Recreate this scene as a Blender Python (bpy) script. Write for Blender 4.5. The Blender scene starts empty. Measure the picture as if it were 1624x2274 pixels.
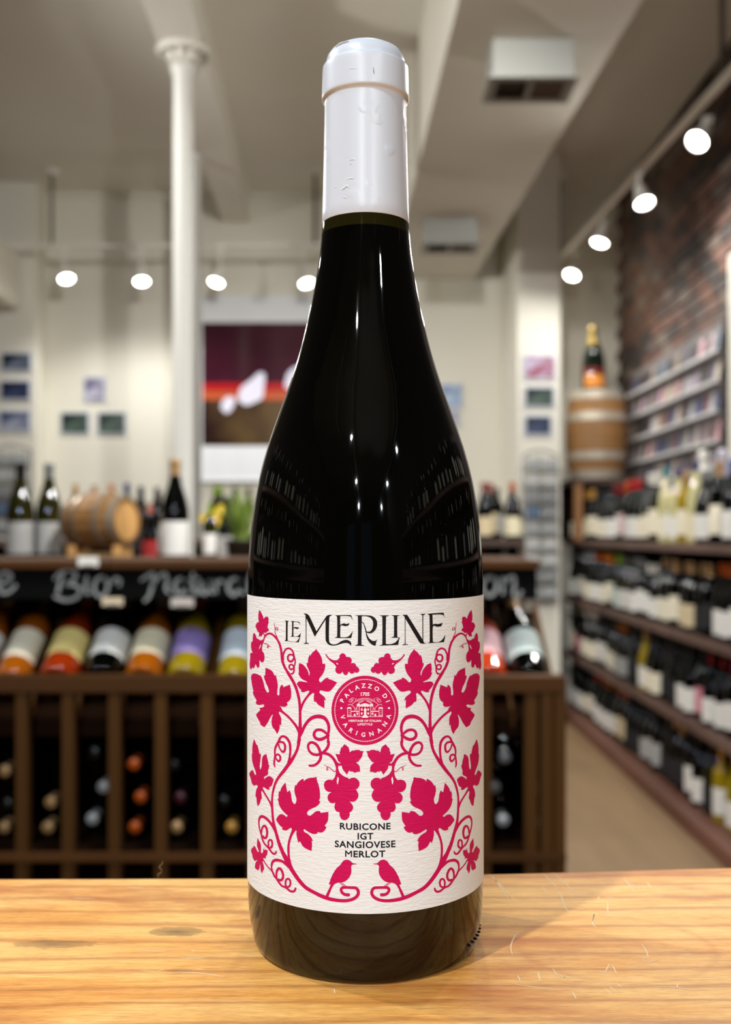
import bpy, bmesh, math, random
from mathutils import Vector, Matrix, Euler

random.seed(7)
scene = bpy.context.scene
COL = scene.collection
W_PX, H_PX = 1624, 2274
F = 2300.0            # focal length in pixels of the 1624x2274 frame
HOR = 1185.0          # image row of the horizon
E = 1.15              # eye height above the shop floor
R = math.radians

# ------------------------------------------------------------------ camera
cam_data = bpy.data.cameras.new('camera')
cam = bpy.data.objects.new('camera', cam_data)
COL.objects.link(cam)
cam.location = (0, 0, E)
cam.rotation_euler = (R(90), 0, 0)
cam_data.sensor_fit = 'VERTICAL'
cam_data.sensor_height = 36.0
cam_data.lens = F / H_PX * 36.0
cam_data.shift_y = (HOR - H_PX / 2) / H_PX
cam_data.clip_start = 0.01
cam_data.clip_end = 60
cam_data.dof.use_dof = True
cam_data.dof.focus_distance = 0.323
cam_data.dof.aperture_fstop = 11.0
scene.camera = cam

# ------------------------------------------------------------------ world, exposure
world = bpy.data.worlds.new('evening')
scene.world = world
world.use_nodes = True
world.node_tree.nodes['Background'].inputs[0].default_value = (0.10, 0.14, 0.22, 1)
world.node_tree.nodes['Background'].inputs[1].default_value = 0.35
vs = scene.view_settings
vs.view_transform = 'Standard'
vs.look = 'None'
vs.gamma = 1.0
vs.use_curve_mapping = False
vs.exposure = 0.0
scene.cycles.max_bounces = 8
scene.cycles.diffuse_bounces = 4
scene.cycles.sample_clamp_indirect = 6.0
scene.cycles.caustics_reflective = False
scene.cycles.caustics_refractive = False

# light powers (the lamps themselves are built further down; each lamp's builder takes its power from here)
P_KEY = 92.0        # track lamp above and left of the photographer
P_SIDE = 105.0       # track lamp on the left, a little beyond the bottle
P_WALL = 17.0       # lamps of the track along the back wall
P_AISLE = 34.0      # lamps of the track above the wall shelving
P_MID_FILL = 55.0         # added unseen fill lamps over the middle of the shop, above the picture's edge
P_HALL_FILL = 132.0       # added unseen fill lamps over the racks and shelving, out of the picture
WARM = (0.87, 0.94, 1.0)
P_REAR = 66.0        # lamps of the two tracks behind the photographer
SOFTWHITE = (1.0, 0.985, 0.95)

# ------------------------------------------------------------------ helpers
def s2l(c):
    return tuple(((v / 255.0) / 12.92 if v / 255.0 <= 0.04045 else ((v / 255.0 + 0.055) / 1.055) ** 2.4) for v in c)

def P(px, py, d):
    """a point of the room seen at pixel (px, py) at depth d"""
    return Vector(((px - 812.0) / F * d, d, E + (HOR - py) / F * d))

def X_at(px, d):
    return (px - 812.0) / F * d

def Z_at(py, d):
    return E + (HOR - py) / F * d

MATS = {}
def mat(name, rgb, rough=0.6, metal=0.0, spec=0.5, var=0.0, scale=8.0, bump=0.0, bscale=60.0, stretch=None, coat=0.0, emit=None, estr=0.0, trans=0.0, ior=1.5):
    if name in MATS:
        return MATS[name]
    m = bpy.data.materials.new(name)
    m.use_nodes = True
    nt = m.node_tree
    b = nt.nodes['Principled BSDF']
    lin = s2l(rgb)
    b.inputs['Base Color'].default_value = (*lin, 1)
    b.inputs['Roughness'].default_value = rough
    b.inputs['Metallic'].default_value = metal
    b.inputs['Specular IOR Level'].default_value = spec
    b.inputs['IOR'].default_value = ior
    b.inputs['Coat Weight'].default_value = coat
    b.inputs['Transmission Weight'].default_value = trans
    tc = mp = None
    if var > 0 or bump > 0:
        tc = nt.nodes.new('ShaderNodeTexCoord')
        mp = nt.nodes.new('ShaderNodeMapping')
        nt.links.new(tc.outputs['Object'], mp.inputs['Vector'])
        if stretch:
            mp.inputs['Scale'].default_value = stretch
    if var > 0:
        n = nt.nodes.new('ShaderNodeTexNoise')
        n.inputs['Scale'].default_value = scale
        n.inputs['Detail'].default_value = 5
        nt.links.new(mp.outputs[0], n.inputs['Vector'])
        r = nt.nodes.new('ShaderNodeValToRGB')
        r.color_ramp.elements[0].position = 0.3
        r.color_ramp.elements[1].position = 0.7
        r.color_ramp.elements[0].color = (*[v * (1 - var) for v in lin], 1)
        r.color_ramp.elements[1].color = (*[min(1, v * (1 + var)) for v in lin], 1)
        nt.links.new(n.outputs['Fac'], r.inputs['Fac'])
        nt.links.new(r.outputs['Color'], b.inputs['Base Color'])
    if bump > 0:
        n2 = nt.nodes.new('ShaderNodeTexNoise')
        n2.inputs['Scale'].default_value = bscale
        n2.inputs['Detail'].default_value = 4
        nt.links.new(mp.outputs[0], n2.inputs['Vector'])
        bm_ = nt.nodes.new('ShaderNodeBump')
        bm_.inputs['Strength'].default_value = bump
        bm_.inputs['Distance'].default_value = 0.005
        nt.links.new(n2.outputs['Fac'], bm_.inputs['Height'])
        nt.links.new(bm_.outputs[0], b.inputs['Normal'])
    if emit:
        b.inputs['Emission Color'].default_value = (*emit, 1)
        b.inputs['Emission Strength'].default_value = estr
    MATS[name] = m
    return m

def link_mesh(name, me, m=None, parent=None, loc=None, rot=None):
    o = bpy.data.objects.new(name, me)
    COL.objects.link(o)
    if m is not None:
        if len(me.materials) == 0:
            me.materials.append(m)
        else:
            o.material_slots[0].link = 'OBJECT'
            o.material_slots[0].material = m
    if parent is not None:
        o.parent = parent
    if loc is not None:
        o.location = loc
    if rot is not None:
        o.rotation_euler = rot
    return o

def bm_obj(name, bm, m=None, parent=None, smooth=False, loc=None, rot=None):
    me = bpy.data.meshes.new(name)
    bmesh.ops.recalc_face_normals(bm, faces=bm.faces[:])
    bm.to_mesh(me)
    bm.free()
    if smooth:
        for p in me.polygons:
            p.use_smooth = True
    return link_mesh(name, me, m, parent, loc, rot)

def tag(o, label=None, cat=None, group=None, kind=None):
    if label: o['label'] = label
    if cat: o['category'] = cat
    if group: o['group'] = group
    if kind: o['kind'] = kind
    return o

def thing(name, label, cat, loc=(0, 0, 0), rot=(0, 0, 0), group=None):
    o = bpy.data.objects.new(name, None)
    o.empty_display_size = 0.05
    COL.objects.link(o)
    o.location = loc
    o.rotation_euler = rot
    return tag(o, label, cat, group)

def add_box(bm, x0, x1, y0, y1, z0, z1, bev=0.0):
    vs_ = [bm.verts.new(p) for p in ((x0, y0, z0), (x1, y0, z0), (x1, y1, z0), (x0, y1, z0), (x0, y0, z1), (x1, y0, z1), (x1, y1, z1), (x0, y1, z1))]
    fs = [bm.faces.new([vs_[i] for i in q]) for q in ((3, 2, 1, 0), (4, 5, 6, 7), (0, 1, 5, 4), (1, 2, 6, 5), (2, 3, 7, 6), (3, 0, 4, 7))]
    if bev > 0:
        es = list({e for f in fs for e in f.edges})
        bmesh.ops.bevel(bm, geom=es, offset=bev, segments=2, affect='EDGES')

def box(name, x0, x1, y0, y1, z0, z1, m, parent=None, bev=0.0):
    bm = bmesh.new()
    add_box(bm, x0, x1, y0, y1, z0, z1, bev)
    return bm_obj(name, bm, m, parent)

def struct(o, label=None):
    o['kind'] = 'structure'
    if label: o['label'] = label
    return o

def add_tube(bm, pts, rad, n=10, cap=True):
    """tube along a polyline; rad is one number or one per point"""
    pts = [Vector(p) for p in pts]
    rads = rad if isinstance(rad, (list, tuple)) else [rad] * len(pts)
    rings = []
    up = Vector((0, 0, 1))
    for i, p in enumerate(pts):
        d = (pts[min(i + 1, len(pts) - 1)] - pts[max(i - 1, 0)]).normalized()
        a = d.cross(up)
        if a.length < 1e-4: a = d.cross(Vector((1, 0, 0)))
        a.normalize()
        b = d.cross(a).normalized()
        rings.append([bm.verts.new(p + (a * math.cos(2 * math.pi * k / n) + b * math.sin(2 * math.pi * k / n)) * rads[i]) for k in range(n)])
    for i in range(len(rings) - 1):
        for k in range(n):
            bm.faces.new((rings[i][k], rings[i][(k + 1) % n], rings[i + 1][(k + 1) % n], rings[i + 1][k]))
    if cap:
        bm.faces.new(rings[0][::-1]); bm.faces.new(rings[-1])

def add_lathe(bm, prof, n=24, a0=0.0, a1=2 * math.pi, mtx=None):
    """revolve (r, z) pairs about z; angle 0 looks towards -y"""
    full = abs((a1 - a0) - 2 * math.pi) < 1e-6
    cols = n if full else n + 1
    rings = []
    for (r, z) in prof:
        if r < 1e-7 and full:
            v = bm.verts.new((0, 0, z)); rings.append([v]); continue
        rings.append([bm.verts.new((r * math.sin(a0 + (a1 - a0) * k / n), -r * math.cos(a0 + (a1 - a0) * k / n), z)) for k in range(cols)])
    for i in range(len(rings) - 1):
        A, B = rings[i], rings[i + 1]
        for k in range(n):
            k2 = (k + 1) % cols
            if len(A) == 1 and len(B) == 1: continue
            if len(A) == 1: bm.faces.new((A[0], B[k2], B[k]))
            elif len(B) == 1: bm.faces.new((A[k], A[k2], B[0]))
            else: bm.faces.new((A[k], A[k2], B[k2], B[k]))
    if mtx is not None:
        vs_ = [v for rg in rings for v in rg]
        bmesh.ops.transform(bm, matrix=mtx, verts=vs_)

def lathe_mesh(name, prof, n=24, a0=0.0, a1=2 * math.pi, smooth=True):
    bm = bmesh.new()
    add_lathe(bm, prof, n, a0, a1)
    bmesh.ops.recalc_face_normals(bm, faces=bm.faces[:])
    me = bpy.data.meshes.new(name)
    bm.to_mesh(me); bm.free()
    if smooth:
        for p in me.polygons: p.use_smooth = True
    return me

def catmull(pts, sub=6):
    out = []
    n = len(pts)
    dim = len(pts[0])
    for i in range(n - 1):
        p0 = pts[max(i - 1, 0)]; p1 = pts[i]; p2 = pts[i + 1]; p3 = pts[min(i + 2, n - 1)]
        for k in range(sub):
            t = k / sub
            out.append(tuple(0.5 * (2 * p1[j] + (p2[j] - p0[j]) * t + (2 * p0[j] - 5 * p1[j] + 4 * p2[j] - p3[j]) * t * t + (3 * p1[j] - p0[j] - 3 * p2[j] + p3[j]) * t ** 3) for j in range(dim)))
    out.append(tuple(pts[-1]))
    return out

ORD = ['first', 'second', 'third', 'fourth', 'fifth', 'sixth', 'seventh', 'eighth', 'ninth', 'tenth', 'eleventh', 'twelfth', 'thirteenth', 'fourteenth', 'fifteenth', 'sixteenth', 'seventeenth', 'eighteenth', 'nineteenth', 'twentieth',
       'twenty-first', 'twenty-second', 'twenty-third', 'twenty-fourth', 'twenty-fifth', 'twenty-sixth', 'twenty-seventh', 'twenty-eighth', 'twenty-ninth', 'thirtieth', 'thirty-first', 'thirty-second', 'thirty-third', 'thirty-fourth', 'thirty-fifth', 'thirty-sixth', 'thirty-seventh', 'thirty-eighth', 'thirty-ninth', 'fortieth', 'forty-first', 'forty-second', 'forty-third', 'forty-fourth']
# ================================================================== THE ROOM
M_WALL = mat('warm white wall paint', (232, 228, 214), 0.85, var=0.02, scale=2.0)
M_CEIL = mat('grey white ceiling paint', (232, 228, 218), 0.9, var=0.03, scale=1.5)
M_TRIM = mat('cream trim paint', (228, 224, 210), 0.7)
M_DUCT = mat('painted duct', (226, 221, 208), 0.75)
M_FLOOR = mat('tan sealed floor', (134, 107, 75), 0.55, var=0.10, scale=3.0, stretch=(3, 0.4, 1))
M_DARKMETAL = mat('dark rod metal', (88, 80, 68), 0.5, metal=0.2)
M_TRACK = mat('white track enamel', (236, 232, 222), 0.5)

CE = E + 2.3          # ceiling height
BW = 7.0              # back wall
XL, XR = -3.0, 1.72   # side walls
YB = -6.0             # wall behind the photographer

struct(box('floor', XL - 0.2, XR + 0.4, YB - 0.2, BW + 0.2, -0.1, 0.0, M_FLOOR), 'tan smooth shop floor')
struct(box('ceiling', XL - 0.2, XR + 0.4, YB - 0.2, BW + 0.2, CE, CE + 0.1, M_CEIL), 'greyish white painted ceiling')
struct(box('wall_back', XL - 0.2, XR + 0.4, BW, BW + 0.15, 0, CE, M_WALL), 'warm white back wall')
struct(box('wall_left', XL - 0.15, XL, YB, BW, 0, CE, mat('dark taupe wall paint', (74, 64, 56), 0.8)), 'dark side wall')

# right wall: mortar bed and single bricks
M_MORTAR = mat('dark mortar', (56, 48, 44), 0.95, var=0.15, scale=12)
wall_r = struct(box('wall_right', XR, XR + 0.25, YB, BW, 0, CE, M_MORTAR), 'old brown brick wall')
brick_mats = [mat('brick ' + n, c, 0.9, var=0.22, scale=14, bump=0.5, bscale=45) for n, c in (('umber', (74, 57, 49)), ('clay', (90, 64, 53)), ('dun', (80, 67, 60)), ('soot', (52, 44, 40)), ('rust', (94, 64, 50)), ('pale', (104, 90, 80)))]
bl, bh, bt = 0.205, 0.064, 0.022
brick_meshes = []
for i in range(3):
    bm = bmesh.new()
    add_box(bm, -bt, 0.004, -bl / 2, bl / 2, -bh / 2, bh / 2)
    for v in bm.verts:
        if v.co.x < 0: v.co += Vector((random.uniform(-0.004, 0.003), random.uniform(-0.004, 0.004), random.uniform(-0.003, 0.003)))
    bmesh.ops.recalc_face_normals(bm, faces=bm.faces[:])
    me = bpy.data.meshes.new('brick')
    bm.to_mesh(me); bm.free()
    me.materials.append(brick_mats[i])
    brick_meshes.append(me)
nb = 0
far_bm = bmesh.new()
for r_ in range(31):
    z = 3.40 - 0.0756 * r_
    for k in range(14):
        y = BW - 0.104 - k * 0.216 + (0.108 if r_ % 2 else 0) * 0 - (0.108 if r_ % 2 else 0.0)
        if y < 4.3: continue
        # bricks hidden behind the card rack and under it stay one joined piece
        hidden = z < 1.18 + 0.0 or nb >= 298
        if hidden:
            add_box(far_bm, XR - bt, XR + 0.004, y - bl / 2, y + bl / 2, z - bh / 2, z + bh / 2)
            continue
        nb += 1
        o = link_mesh('brick', random.choice(brick_meshes), random.choice(brick_mats), wall_r, (XR, y, z))
o = bm_obj('brickwork', far_bm, brick_mats[2], wall_r)
o['kind'] = 'stuff'

# wall behind the photographer with a shop window to the street
struct(box('wall_rear', XL - 0.15, XR + 0.25, YB - 0.15, YB, 0, 0.35, mat('dark pier paint', (34, 32, 30), 0.7)), 'low dark wall below the shop window')
struct(box('trim_1', XL - 0.15, XR + 0.25, YB - 0.15, YB, 2.75, CE, mat('dark pier paint', (34, 32, 30), 0.7)), 'dark wall above the shop window')
M_GLASS = mat('window glass', (200, 215, 225), 0.02, trans=1.0, ior=1.1)
M_BLACKFRAME = mat('black window frame', (30, 28, 26), 0.4)
for i, (x0, x1) in enumerate(((XL, -2.1), (-1.1, -0.55), (0.75, XR))):
    struct(box('wall_rear', x0, x1, YB - 0.15, YB, 0.35, 2.75, mat('dark pier paint', (34, 32, 30), 0.7)), 'dark pier between the shop windows')
for i, (x0, x1) in enumerate(((-2.1, -1.1), (-0.55, 0.75))):
    w = struct(box('window_%d' % (i + 1), x0, x1, YB - 0.08, YB - 0.07, 0.35, 2.75, M_GLASS), 'street window pane behind the photographer')
    bm = bmesh.new()
    add_box(bm, x0, x0 + 0.05, YB - 0.11, YB - 0.04, 0.35, 2.75); add_box(bm, x1 - 0.05, x1, YB - 0.11, YB - 0.04, 0.35, 2.75)
    add_box(bm, x0, x1, YB - 0.11, YB - 0.04, 0.35, 0.42); add_box(bm, x0, x1, YB - 0.11, YB - 0.04, 2.68, 2.75)
    bm_obj('window_frame', bm, M_BLACKFRAME, w)

# pilasters on the back wall
struct(box('pilaster', XL, X_at(80, 6.77), 6.77, BW, 0, CE, M_WALL), 'white pilaster in the far corner')
struct(box('pilaster', X_at(1150, 6.27), X_at(1245, 6.27), 6.27, BW, 0, CE, M_WALL), 'white pilaster beside the barrel')
# picture-rail height step under the ceiling
struct(box('trim_2', X_at(80, 6.77), X_at(1150, 6.27), BW - 0.03, BW, Z_at(432, BW) - 0.03, CE, M_TRIM), 'narrow moulding under the ceiling')

# beam with its two columns
bm = bmesh.new()
vs_ = []
for (y, xl, xr) in ((3.2, -0.855, -0.668), (BW, -0.96, -0.784)):
    vs_.append([bm.verts.new((xl, y, E + 2.1)), bm.verts.new((xr, y, E + 2.1)), bm.verts.new((xr, y, CE)), bm.verts.new((xl, y, CE))])
for k in range(4):
    bm.faces.new((vs_[0][k], vs_[0][(k + 1) % 4], vs_[1][(k + 1) % 4], vs_[1][k]))
bm.faces.new(vs_[0][::-1]); bm.faces.new(vs_[1])
struct(bm_obj('ceiling_beam', bm, M_CEIL), 'painted beam running to the back wall')

M_COLUMN = mat('gloss white column paint', (222, 221, 214), 0.45)
col_x, col_y = X_at(407, 4.5), 4.5
column = thing('cast_iron_column', 'slender white round column with an ornate capital, carrying the ceiling beam', 'column', (col_x, col_y, 0))
column['kind'] = 'structure'
zc = Z_at(150, 4.5)
sh = lathe_mesh('shaft', [(0.0, 0), (0.075, 0), (0.075, 0.05), (0.062, 0.08), (0.052, 0.14), (0.047, 0.3), (0.042, zc - 0.03), (0.055, zc - 0.02), (0.055, zc), (0.044, zc + 0.01), (0.0, zc + 0.01)], 28)
link_mesh('shaft', sh, M_COLUMN, column)
cap_prof = [(0.044, zc), (0.052, zc + 0.04), (0.062, zc + 0.09), (0.082, zc + 0.15), (0.10, E + 2.07), (0.115, E + 2.085), (0.115, E + 2.099), (0.0, E + 2.099)]
link_mesh('capital', lathe_mesh('capital', cap_prof, 28), M_CEIL, column)
# acanthus leaves round the capital
bm = bmesh.new()
for k in range(8):
    a = 2 * math.pi * k / 8
    strip = []
    for j, (r_, z, w) in enumerate(((0.046, zc + 0.01, 0.014), (0.06, zc + 0.03, 0.021), (0.075, zc + 0.055, 0.02), (0.092, zc + 0.066, 0.013), (0.098, zc + 0.05, 0.004))):
        c = Vector((r_ * math.sin(a), -r_ * math.cos(a), z)); t = Vector((math.cos(a), math.sin(a), 0))
        strip.append((bm.verts.new(c - t * w), bm.verts.new(c + t * w)))
    for j in range(4):
        bm.faces.new((strip[j][0], strip[j][1], strip[j + 1][1], strip[j + 1][0]))
o = bm_obj('capital_leaves', bm, M_CEIL, column, True)
md = o.modifiers.new('thick', 'SOLIDIFY'); md.thickness = 0.006

pipe = thing('standing_pipe', 'thinner white pipe standing just behind the ornate column', 'pipe', (X_at(430, 5.75), 5.75, 0))
pipe['kind'] = 'structure'
link_mesh('pipe_shaft', lathe_mesh('pipe_shaft', [(0, 0), (0.042, 0), (0.042, Z_at(345, 5.75) - 0.02), (0.048, Z_at(345, 5.75) - 0.02), (0.048, E + 2.1), (0, E + 2.1)], 24), M_COLUMN, pipe)

# big boxed duct along the ceiling with two hanging registers
bm = bmesh.new()
vs_ = []
for (y, xl, xr) in ((2.6, 0.328, 0.926), (BW, 0.165, 0.728)):
    vs_.append([bm.verts.new((xl, y, E + 1.72)), bm.verts.new((xr, y, E + 1.72)), bm.verts.new((xr, y, CE)), bm.verts.new((xl, y, CE))])
for k in range(4):
    bm.faces.new((vs_[0][k], vs_[0][(k + 1) % 4], vs_[1][(k + 1) % 4], vs_[1][k]))
bm.faces.new(vs_[0][::-1]); bm.faces.new(vs_[1])
struct(bm_obj('ceiling_duct', bm, M_DUCT), 'wide boxed duct painted grey white')
M_GRILLE_DARK = mat('dark register slot', (52, 44, 38), 0.8)
M_GRILLE = mat('brown register slot', (112, 98, 84), 0.8)
M_REG = mat('register enamel', (150, 150, 144), 0.5)
for (x0, x1, y0, lab) in ((0.443, 0.725, 3.60, 'nearer box-shaped air register hanging under the ceiling duct'), (0.327, 0.612, 5.65, 'farther small air register hanging under the ceiling duct')):
    t = thing('air_register', lab, 'air vent', (x0, y0, E + 1.589), group='registers under the ceiling duct')
    wx, dy, h = x1 - x0, 0.19, 0.131
    bm = bmesh.new()
    add_box(bm, 0, wx, 0, 0.012, 0, h); add_box(bm, 0, wx, dy - 0.012, dy, 0, h)
    add_box(bm, 0, 0.012, 0.012, dy - 0.012, 0, h); add_box(bm, wx - 0.012, wx, 0.012, dy - 0.012, 0, h)
    bm_obj('housing', bm, M_REG, t)
    bm = bmesh.new()
    add_box(bm, -0.015, wx + 0.015, -0.015, 0.02, -0.008, 0.0); add_box(bm, -0.015, wx + 0.015, dy - 0.02, dy + 0.015, -0.008, 0)
    add_box(bm, -0.015, 0.02, 0.02, dy - 0.02, -0.008, 0); add_box(bm, wx - 0.02, wx + 0.015, 0.02, dy - 0.02, -0.008, 0)
    add_box(bm, wx / 2 - 0.012, wx / 2 + 0.008, 0.02, dy - 0.02, -0.008, 0)
    bm_obj('flange', bm, M_REG, t)
    box('left_opening', 0.014, wx / 2 - 0.012, 0.014, dy - 0.014, 0.012, 0.016, M_GRILLE_DARK, t)
    bm = bmesh.new()
    for j in range(6):
        yy = 0.03 + j * 0.026
        add_box(bm, wx / 2 + 0.008, wx - 0.02, yy, yy + 0.018, -0.002, 0.004)
    bm_obj('louvres', bm, M_GRILLE, t)

# hanging box on the left
t = thing('wall_unit', 'white box-shaped air unit high in the far left corner', 'air unit', (-2.98, 5.7, E + 1.46))
box('casing', 0, 0.73, 0, 1.05, 0.0, 0.36, M_DUCT, t, 0.015)
box('intake_panel', 0.1, 0.65, -0.012, -0.001, 0.05, 0.16, M_REG, t)

# ------------------------------------------------------------------ lamp tracks
M_LAMPBODY = mat('white lamp enamel', (240, 236, 228), 0.4)
M_BULB = mat('glowing lamp face', (255, 250, 235), 0.4, emit=(1.0, 0.96, 0.86), estr=26.0)
lamp_body_me = lathe_mesh('lamp_housing', [(0, 0.115), (0.018, 0.115), (0.026, 0.105), (0.030, 0.06), (0.040, 0.03), (0.044, 0.008), (0.0445, 0.0), (0.042, 0.0), (0.040, 0.008), (0.0, 0.012)], 22)
bulb_me = lathe_mesh('bulb_face', [(0.0, -0.012), (0.02, -0.010), (0.030, -0.004), (0.0395, 0.004), (0.040, 0.006)], 22)

def track_lamp(pos, aim, top_z, label, power, color=WARM, spot=150, blend=0.9, group=None, size=0.035):
    """lamp head at pos (its glowing face), looking along aim, hung from a track at height top_z"""
    pos = Vector(pos); aim = Vector(aim).normalized()
    t = thing('track_lamp', label, 'lamp', pos, group=group)
    q = aim.to_track_quat('-Z', 'Y')
    h = link_mesh('lamp_housing', lamp_body_me, M_LAMPBODY, t); h.rotation_euler = q.to_euler()
    b = link_mesh('bulb_face', bulb_me, M_BULB, t); b.rotation_euler = q.to_euler()
    back = -aim * 0.108
    bm = bmesh.new()
    add_tube(bm, [back, back + Vector((0, 0, 0.02)), Vector((back.x, back.y, top_z - pos.z - 0.012))], 0.009, 8)
    add_box(bm, back.x - 0.018, back.x + 0.018, back.y - 0.018, back.y + 0.018, top_z - pos.z - 0.03, top_z - pos.z - 0.003)
    bm_obj('lamp_stem', bm, M_LAMPBODY, t)
    ld = bpy.data.lights.new('spot_light', 'SPOT')
    ld.energy = power; ld.color = color; ld.spot_size = R(spot); ld.spot_blend = blend; ld.shadow_soft_size = size
    lo = bpy.data.objects.new('spot_light', ld); COL.objects.link(lo)
    lo.parent = t; lo.location = aim * 0.03; lo.rotation_euler = q.to_euler()
    return t

def track(name, a, b, label, rods):
    a, b = Vector(a), Vector(b)
    t = thing(name, label, 'light track', a)
    d = b - a
    bm = bmesh.new()
    side = Vector((-d.y, d.x, 0)).normalized() * 0.017
    up = Vector((0, 0, 0.02))
    rings = [[bm.verts.new(p + s) for s in (-side, side, side + up, -side + up)] for p in (Vector((0, 0, 0)), d)]
    for k in range(4): bm.faces.new((rings[0][k], rings[0][(k + 1) % 4], rings[1][(k + 1) % 4], rings[1][k]))
    bm.faces.new(rings[0][::-1]); bm.faces.new(rings[1])
    bm_obj('rail', bm, M_TRACK, t)
    for f in rods:
        p = d * f
        bm = bmesh.new()
        add_tube(bm, [p + Vector((0, 0, 0.018)), Vector((p.x, p.y, CE - a.z - 0.0))], 0.011, 8)
        bm_obj('hanging_rod', bm, M_DARKMETAL, t)
        me = lathe_mesh('ceiling_rose', [(0, -0.03), (0.025, -0.03), (0.045, -0.008), (0.045, 0.0), (0, 0.0)], 16)
        link_mesh('ceiling_rose', me, M_TRACK, t, (p.x, p.y, CE - a.z))
    return t

TZ = E + 1.81
track('light_track', (-2.6, 6.55, TZ), (0.10, 6.55, TZ), 'white lamp track hanging in front of the back wall', [0.228, 0.845])
for i, (px, py, ax, lab) in enumerate(((148, 620, 0.25, 'glowing track lamp nearest the left corner, before the back wall'), (315, 626, 0.12, 'glowing track lamp left of the white column, before the back wall'), (480, 628, -0.2, 'glowing track lamp above the framed picture, right of the column'), (682, 630, 0.25, 'glowing track lamp above the picture, close to the big bottle neck'))):
    track_lamp(P(px, py, 6.5), (ax, -0.33, -0.92), TZ, lab, P_WALL, SOFTWHITE, 172, 0.6, 'lamps of the back wall track')
RZ = E + 1.764
def rx(y): return 1.252 + 0.0573 * (6.65 - y)
track('light_track', (rx(6.72), 6.72, RZ), (rx(2.4), 2.4, RZ), 'long lamp track hanging above the wall shelving', [0.015, 0.615])
for i, (px, py, y, ax, lab) in enumerate(((1270, 612, 6.4, (-0.35, -0.4, -0.85), 'glowing track lamp farthest down the shelving aisle'), (1332, 540, 5.78, (-0.3, -0.15, -0.95), 'glowing track lamp second from the far end of the aisle track'), (1432, 452, 4.98, (0.15, -0.4, -0.9), 'glowing track lamp third from the far end of the aisle track'), (1548, 315, 4.33, (-0.55, -0.45, -0.7), 'glowing track lamp nearest to us on the aisle track'))):
    track_lamp(P(px, py, y), ax, RZ, lab, P_AISLE, SOFTWHITE, 165, 0.7, 'lamps of the aisle track')
# unseen lamps outside the picture; the hall and middle ones are added fill
track('light_track', (-2.3, 4.6, TZ), (-1.25, -1.6, TZ), 'lamp track on the left of the shop, outside the picture', [0.1, 0.55, 0.95])
def lx(y): return -1.25 - (y + 1.6) / 6.2 * 1.05
track_lamp((lx(4.0), 4.0, E + 1.62), (0.85, 0.15, -0.7), TZ, 'added unseen fill lamp left of the display racks, out of the picture', P_HALL_FILL, SOFTWHITE, 165, 0.8)  # added as general fill, also brightens the duct side
track_lamp((lx(1.25), 1.25, E + 1.55), (0.84, -0.42, -0.9), TZ, 'track lamp to the left of the counter', P_SIDE, WARM, 110, 0.8, size=0.03)
track_lamp((lx(-0.8) + 0.67, -0.53, E + 1.55), (0.71, 0.89, -1.57), TZ, 'track lamp above the photographer, aimed at the counter', P_KEY, WARM, 100, 0.8, size=0.03)
track_lamp((rx(2.9), 2.9, E + 1.6), (-0.6, -0.1, -1), RZ, 'added unseen fill lamp over the near end of the wall shelving', P_HALL_FILL * 0.7, SOFTWHITE, 160, 0.8)  # added as general fill on the unseen end of the track
for side, nm in ((1.45 / 0.95, 'right-hand'), (-0.6 / 0.95, 'left-hand')):
    track('light_track', (side * 0.95, 0.1, TZ), (side * 0.95, -4.9, TZ), 'lamp track behind the photographer, %s one' % nm, [0.1, 0.9])
    for k, y in enumerate((-1.5, -3.0, -4.6)):
        pos = Vector((side * 0.95, y, E + 1.6))
        track_lamp(pos, Vector((0, 0.36, E - 0.02)) - pos + Vector((0, 0, 0.15 * k)), TZ, 'track lamp behind the photographer, %s on the %s track' % (ORD[k], nm), P_REAR * (0.5, 1.0, 1.5)[k], WARM, 80, 0.6)
track('light_track', (0.10, 2.75, E + 1.9), (0.10, 0.9, E + 1.9), 'added unseen short lamp track over the middle of the shop, above the picture', [0.1, 0.9])  # added track that carries the middle fill lamps
for y, k in ((2.5, 0), (1.5, 1), (2.0, 2)):
    track_lamp((0.10, y, E + 1.68), ((0.75, 0.55, -0.9), (-0.12, 0.5, -1.2), (-0.22, 1.0, -0.42))[k], E + 1.9, 'added unseen fill lamp over the middle of the shop, %s one' % ('farthest', 'nearest', 'middle')[k], P_MID_FILL * (1.1, 2.3, 3.7)[k], SOFTWHITE, (130, 130, 95)[k], 0.9)  # added to brighten the shelving, rack front and back wall
track('light_track', (lx(-0.8) + 0.67, -0.2, TZ), (lx(-0.8) + 0.67, -1.3, TZ), 'short lamp track above the photographer', [0.1, 0.9])
# ================================================================== COUNTER AND THE BOTTLE
TABLE = E - 0.1405
D = 0.36               # distance of the bottle's axis

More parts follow.
